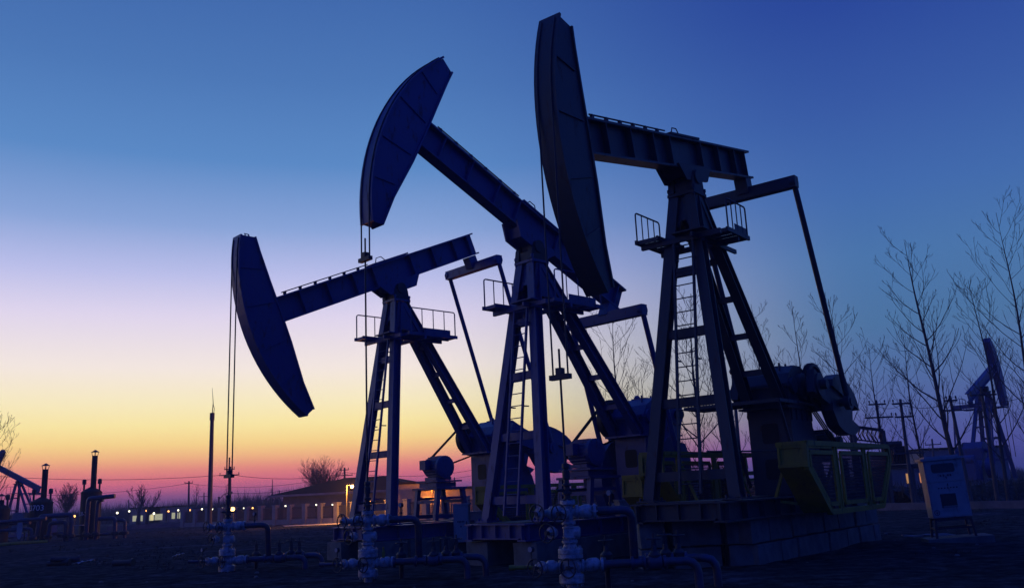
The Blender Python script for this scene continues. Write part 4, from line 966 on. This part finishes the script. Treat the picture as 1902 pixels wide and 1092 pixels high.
# small pump jack at the left edge and the far right one, simpler machines of their own
def small_pump(base, rz, beam_deg, label, s, head=True, m='blue_paint'):
    t = thing('pump_jack', label, 'pump jack', base, rz, 'pump jacks farther off'); t.scale = (s, s, s)
    be = R(beam_deg); P = V((0, 0, 5.9)); ax = V((math.cos(be), 0, -math.sin(be))); nn = V((math.sin(be), 0, math.cos(be)))
    B = lambda a, y, h: P+ax*a+V((0, y, 0))+nn*h
    for y in (-1, 1):
        MB().hbeam((-.9, y*.9, 0), (-.1, y*.28, 5.6), .22, .22, (1, 0, 0)).build('front_leg', m, t)
        MB().hbeam((2.7, y*.6, 1.0), (.2, y*.26, 5.55), .2, .2, (1, 0, 0)).build('rear_leg', m, t)
    for z in (1.2, 2.6, 4.):
        f = (5.6-z)/5.6; MB().bar((-.1-.8*f, -.28-.62*f, z), (-.1-.8*f, .28+.62*f, z), .12, .14).build('cross_bar', m, t)
    for f in (.25, .5, .75): MB().bar((.2+2.5*f, -.26-.34*f, 5.55-4.55*f), (.2+2.5*f, .26+.34*f, 5.55-4.55*f), .1, .1).build('cross_bar', m, t)
    MB().box((0, 0, 5.6), .8, .8, .1).lathe([(.16, -.36), (.16, .36)], (0, 0, 5.8), (0, 1, 0)).build('saddle_bearing', 'dark_steel', t)
    MB().hbeam(B(-3.7, 0, .3), B(3.3, 0, .3), .3, .6, nn, tf=.05, tw=.06).build('walking_beam', m, t)
    if head:
        Hh = lambda r, f: (-r*math.cos(R(f)), r*math.sin(R(f)))
        MB().prism([Hh(4.6, f) for f in range(31, -34, -4)]+[Hh(4.3, -33), Hh(3.75, -10), Hh(3.7, 8), Hh(4.2, 31)], lambda a, b2, c: B(a, b2, c), -.22, .22).build('horse_head', m, t)
        for y in (-.14, .14): MB().tube([(-4.6, y, 5.9), (-4.6, y, 1.4)], .025, 5).build('bridle_cable', 'dark_steel', t)
    for y in (-1, 1):
        MB().bar((-.55, y*.6, 4.5), (.9, y*1.3, 4.5), .06, .08).build('platform_beam', m, t)
    q = MB().box((.2, 0, 4.5), 1.3, 2.6, .06)
    q.build('platform', m, t)
    for y in (-1.28, 1.28):
        q = MB(); q.tube([(-.4, y, 4.5), (-.4, y, 5.25), (.8, y, 5.25), (.8, y, 4.5)], .025, 5); q.tube([(.2, y, 4.5), (.2, y, 5.25)], .02, 5)
        q.build('railing', m, t)
    MB().prism([(2.5, 0), (4.6, 0), (4.1, 1.2), (2.7, 1.2)], lambda a, b2, c: V((a, b2, c)), -.5, .5).build('pedestal', m, t)
    MB().prism([(2.5, 1.22), (2.5, 1.9), (2.9, 2.3), (3.6, 2.3), (4.1, 1.9), (4.1, 1.22)], lambda a, b2, c: V((a, b2, c)), -.55, .55).lathe([(.12, -1.1), (.12, 1.1)], (3.4, 0, 1.75), (0, 1, 0)).build('gearbox', m, t)
    e = B(3.1, 0, -.3)
    MB().bar(e-V((0, 1.15, 0)), e+V((0, 1.15, 0)), .2, .25).bar(e, B(3.1, 0, .0), .25, .25).build('equalizer', m, t)
    cd = V((math.sin(be*2.), 0, 1 if beam_deg < 0 else -1)).normalized()
    for y in (-1, 1):
        c = V((3.4, y*.9, 1.75)); ck = MB().bar(c-cd*.3, c+cd*1.6, .16, .4, (0, 1, 0)).build('crank', m, t)
        cc = c+cd*1.25; MB().lathe([(.62, -.15), (.62, .15)], cc, (0, 1, 0), 18).build('counterweight', m, ck)
        MB().tube([e+V((0, y*1.1, 0)), V((3.4, y*1.1, 1.75))+cd*1.0], .06, 6).build('pitman_arm', m, t)
    MB().lathe([(.6, -.1), (.6, .1)], (2.75, -.75, 1.75), (0, 1, 0), 20).build('sheave', 'dark_steel', t)
    for y in (-.8, .8): MB().hbeam((-1.4, y, -.16), (6., y, -.16), .24, .34).build('skid_beam', m, t)
    MB().box((5.1, 0, .5), .7, .9, 1.0).lathe([(.3, -.4), (.3, .4)], (5.1, 0, 1.2), (0, 1, 0)).build('motor', m, t)
    MB().box((4.3, -1.35, .35), 1.6, .08, .8).build('crank_guard', 'yellow_paint', t)
    return t
small_pump(V((onground(1850, 62, 880).x, 62, 1.25)), R(227), 20, 'blue pump jack far off at the right edge, its head raised above a steel tower', 1.05)
small_pump(V((onground(30, 82, 960).x, 82, .3)), R(-16), 24, 'small pump jack at the left edge with its beam sloping down towards the tanks', .78)
# ------------------------------------------------------------------ right side ground features
m = MB(); rnd = random.Random(2); nx_, ny_ = 90, 14
for j in range(ny_+1):
    for i in range(nx_+1):
        x = 22+34*i/nx_; y = 50.5+9*j/ny_; f = math.sin(math.pi*j/ny_)
        m.v.append((x, y, -.25+f*(1.25+.5*noise.noise(V((x*.5, y*.5, 0)))+.35*noise.noise(V((x*1.7, y*1.7, 4))))))
m.f = [(j*(nx_+1)+i, j*(nx_+1)+i+1, (j+1)*(nx_+1)+i+1, (j+1)*(nx_+1)+i) for j in range(ny_) for i in range(nx_)]; m.sm = [True]*len(m.f)
tag(m.build('earth_bank', gm), kind='structure')
m = MB(); rnd = random.Random(9)
for i in range(2600):
    x = rnd.uniform(22, 55); y = rnd.uniform(50.5, 57); z = .55+.6*math.sin(math.pi*(y-50.5)/9)
    h = rnd.uniform(.15, .75); a = rnd.random()*6.28
    m.add([(x-.03*math.cos(a), y-.03*math.sin(a), z-.5), (x+.03*math.cos(a), y+.03*math.sin(a), z-.5), (x+rnd.gauss(0, .25), y+rnd.gauss(0, .2), z+h-.2)], [(0, 1, 2)])
tag(m.build('dry_brush', 'grass_blade'), 'dry brush covering the low earth bank at right', 'brush', kind='stuff')
a, b_ = onground(1630, 49, 935), onground(1990, 41, 920)
tag(MB().bar(a+V((0, 0, .16)), b_+V((0, 0, .16)), .25, .36).build('kerb', 'pale_concrete'), 'long low concrete kerb crossing behind the leaning cabinet', 'kerb')
a, b_ = onground(200, 96, 960), onground(335, 97, 960)
tag(MB().bar(a+V((0, 0, .2)), b_+V((0, 0, .2)), .3, .45).build('low_wall', 'pale_concrete'), 'long low pale wall in the field between the tanks and the fence', 'wall')
# debris
rnd = random.Random(4)
def scrap(x, Y, label, n_, s, m='dark_steel', name='scrap_pipe'):
    p = onground(x, Y, 1040); p.z = gz(p.x, Y); q = MB()
    for k in range(n_):
        a = V((rnd.gauss(0, s*.3), rnd.gauss(0, .1), .09+k*.1)); d = V((1, rnd.gauss(0, .3), rnd.gauss(0, .08)))*s; q.tube([a-d*.5, a+d*.5], .09, 10); q.lathe([(.13, -.04), (.13, .04)], a+d*.45, d, 10)
    tag(q.build(name, m, None, p), label, 'scrap')
scrap(108, 31, 'short stack of scrap pipe with a valve on the ground at left', 2, .8)
scrap(230, 29.5, 'single short scrap pipe lying on the ground left of the first wellhead', 1, .7)
def sheet(x, Y, label, w_):
    p = onground(x, Y, 1040); p.z = gz(p.x, Y)+.01; q = MB(); nn = 9
    for j in range(5):
        for i in range(nn): q.v.append(((i/(nn-1)-.5)*w_, (j/4-.5)*.3+.1*noise.noise(V((i, j, 2))), .05+.07*noise.noise(V((i*.8, j*.9, x)))+.1*i/nn))
    q.f = [(j*nn+i, j*nn+i+1, (j+1)*nn+i+1, (j+1)*nn+i) for j in range(4) for i in range(nn-1)]; q.sm = [True]*len(q.f)
    o = q.build('plastic_scrap', 'plastic_scrap', None, p); tag(o, label, 'litter'); o.modifiers.new('t', 'SOLIDIFY').thickness = .004
sheet(155, 31, 'crumpled pale plastic sheet lying on the dark ground at left', .65)
sheet(133, 31.5, 'tiny pale plastic scrap beside the crumpled sheet', .25)
sheet(331, 33, 'thin pale scrap on the field left of the first wellhead', .35)
for k in range(40):
    Y = rnd.uniform(13, 34); x = rnd.uniform(-.55, .5)*Y
    if k % 1 == 0:
        s = rnd.uniform(.025, .06); q = MB().lathe([(.01, -s*.6), (s*.8, -s*.4), (s, 0), (s*.7, s*.45), (.01, s*.6)], (0, 0, 0), n=7)
        q.v = [tuple(V(v)*(1+.35*noise.noise(V(v)*9+V((k, k, k))))) for v in q.v]
        o = q.build('stone', 'concrete', None, (x, Y, gz(x, Y)+s*.15)); tag(o, 'small loose stone lying on the bare dirt of the yard', 'stone', 'loose stones on the dirt')
# wire tangle by the cabinet
p = onground(1700, 25, 985); pts = [V((math.cos(k*.9)*.5-k*.04+.6, math.sin(k*.7)*.25, .04+.06*abs(math.sin(k)))) for k in range(16)]
tag(MB().tube(pts, .015, 5).build('loose_cable', 'white_cabinet', None, p), 'pale loose cable on the ground left of the leaning cabinet', 'cable')
# ------------------------------------------------------------------ evening haze
hz = MB().box((0, 420, 8), 1900, 1100, 19.4).build('haze', 'wire'); tag(hz, kind='stuff')
hm = bpy.data.materials.new('haze'); hm.use_nodes = True; n = hm.node_tree.nodes
n.remove(n['Principled BSDF']); pv = n.new('ShaderNodeVolumePrincipled')
pv.inputs['Color'].default_value = (.75, .8, 1., 1); pv.inputs['Density'].default_value = .0009; pv.inputs['Anisotropy'].default_value = .2
hm.node_tree.links.new(pv.outputs[0], n['Material Output'].inputs['Volume']); hz.data.materials.clear(); hz.data.materials.append(hm)
# ------------------------------------------------------------------ sky
w = bpy.data.worlds.new('World'); bpy.context.scene.world = w; w.use_nodes = True
n = w.node_tree.nodes; l = w.node_tree.links; bg = n['Background']
tc = n.new('ShaderNodeTexCoord'); sp = n.new('ShaderNodeSeparateXYZ'); l.new(tc.outputs['Generated'], sp.inputs[0])
def mth(op, a, b_=None, c=None):
    q = n.new('ShaderNodeMath'); q.operation = op
    for k, v in enumerate((a, b_, c)):
        if v is None: continue
        if isinstance(v, (int, float)): q.inputs[k].default_value = v
        else: l.new(v, q.inputs[k])
    return q.outputs[0]
el = mth('MULTIPLY', mth('ARCSINE', sp.outputs[2]), 180/math.pi)
az = mth('MULTIPLY', mth('ARCTAN2', sp.outputs[0], sp.outputs[1]), 180/math.pi)
def lin(c): return tuple((x/255/12.92 if x/255 <= .04045 else ((x/255+.055)/1.055)**2.4) for x in c)
def air(d, c):   # the sky seen low down loses this share to the haze, so it starts out stronger
    T_ = math.exp(-.0009*min(16/max(math.sin(R(max(d, .1))), .001), 950)); return tuple((x-y*(1-T_))/T_ if d >= 0 else x for x, y in zip(lin(c), (.03, .035, .13)))
def skyramp(stops):
    r_ = n.new('ShaderNodeValToRGB'); e = r_.color_ramp.elements
    while len(e) < len(stops): e.new(.5)
    for k, (d, c) in enumerate(stops):
        e[k].position = (d+5)/95; e[k].color = (*[max(0, q) for q in air(d, c)], 1)
    l.new(mth('DIVIDE', mth('ADD', el, 5), 95), r_.inputs[0]); return r_.outputs[0]
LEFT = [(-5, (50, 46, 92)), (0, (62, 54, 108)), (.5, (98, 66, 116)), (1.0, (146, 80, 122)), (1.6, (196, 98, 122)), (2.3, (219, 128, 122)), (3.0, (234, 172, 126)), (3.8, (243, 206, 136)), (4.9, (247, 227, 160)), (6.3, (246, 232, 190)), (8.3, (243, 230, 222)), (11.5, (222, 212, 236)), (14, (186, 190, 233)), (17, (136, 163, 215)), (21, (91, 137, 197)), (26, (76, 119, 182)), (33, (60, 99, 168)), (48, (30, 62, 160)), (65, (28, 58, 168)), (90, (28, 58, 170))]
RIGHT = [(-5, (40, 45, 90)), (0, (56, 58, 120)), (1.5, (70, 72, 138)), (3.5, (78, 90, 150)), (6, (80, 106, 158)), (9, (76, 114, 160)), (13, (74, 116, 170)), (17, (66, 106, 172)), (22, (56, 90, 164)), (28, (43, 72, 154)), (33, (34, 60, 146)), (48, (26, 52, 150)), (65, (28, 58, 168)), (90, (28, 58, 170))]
mrn = n.new('ShaderNodeMapRange'); mrn.interpolation_type = 'SMOOTHSTEP'; mrn.inputs[1].default_value = -9; mrn.inputs[2].default_value = 23; l.new(az, mrn.inputs[0])
mx = n.new('ShaderNodeMix'); mx.data_type = 'RGBA'; l.new(mrn.outputs[0], mx.inputs[0]); l.new(skyramp(LEFT), mx.inputs[6]); l.new(skyramp(RIGHT), mx.inputs[7])
# the sky behind the viewer is deep dusk blue
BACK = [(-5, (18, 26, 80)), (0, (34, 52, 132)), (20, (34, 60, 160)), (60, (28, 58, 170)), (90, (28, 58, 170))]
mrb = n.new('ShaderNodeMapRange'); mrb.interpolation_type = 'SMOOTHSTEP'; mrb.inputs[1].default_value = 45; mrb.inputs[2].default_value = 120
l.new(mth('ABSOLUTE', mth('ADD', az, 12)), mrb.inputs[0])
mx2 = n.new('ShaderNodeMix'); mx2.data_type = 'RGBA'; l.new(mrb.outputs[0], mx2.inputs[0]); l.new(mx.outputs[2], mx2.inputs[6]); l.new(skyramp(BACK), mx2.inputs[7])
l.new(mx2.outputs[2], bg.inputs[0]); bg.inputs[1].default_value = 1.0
sd = bpy.data.lights.new('sun', 'SUN'); sd.energy = .012; sd.angle = R(20); sd.color = (1, .62, .45)
so = bpy.data.objects.new('sun', sd); C.objects.link(so); so.rotation_euler = (R(87), 0, R(180+22))
so.rotation_euler = V((math.sin(R(-22)), math.cos(R(-22)), math.sin(R(2)))).to_track_quat('Z', 'Y').to_euler()
# ------------------------------------------------------------------ camera and render settings
cd = bpy.data.cameras.new('camera'); co = bpy.data.objects.new('camera', cd); C.objects.link(co)
cd.sensor_width = 36; cd.lens = 36*F/1902; cd.clip_end = 12000; cd.clip_start = .1
mw = Matrix((rt, up, -fw)).transposed().to_4x4(); mw.translation = CAM; co.matrix_world = mw
sc = bpy.context.scene; sc.camera = co
sc.view_settings.view_transform = 'Standard'; sc.view_settings.look = 'None'; sc.view_settings.exposure = 0; sc.view_settings.gamma = 1
sc.cycles.use_denoising = True; sc.cycles.max_bounces = 5
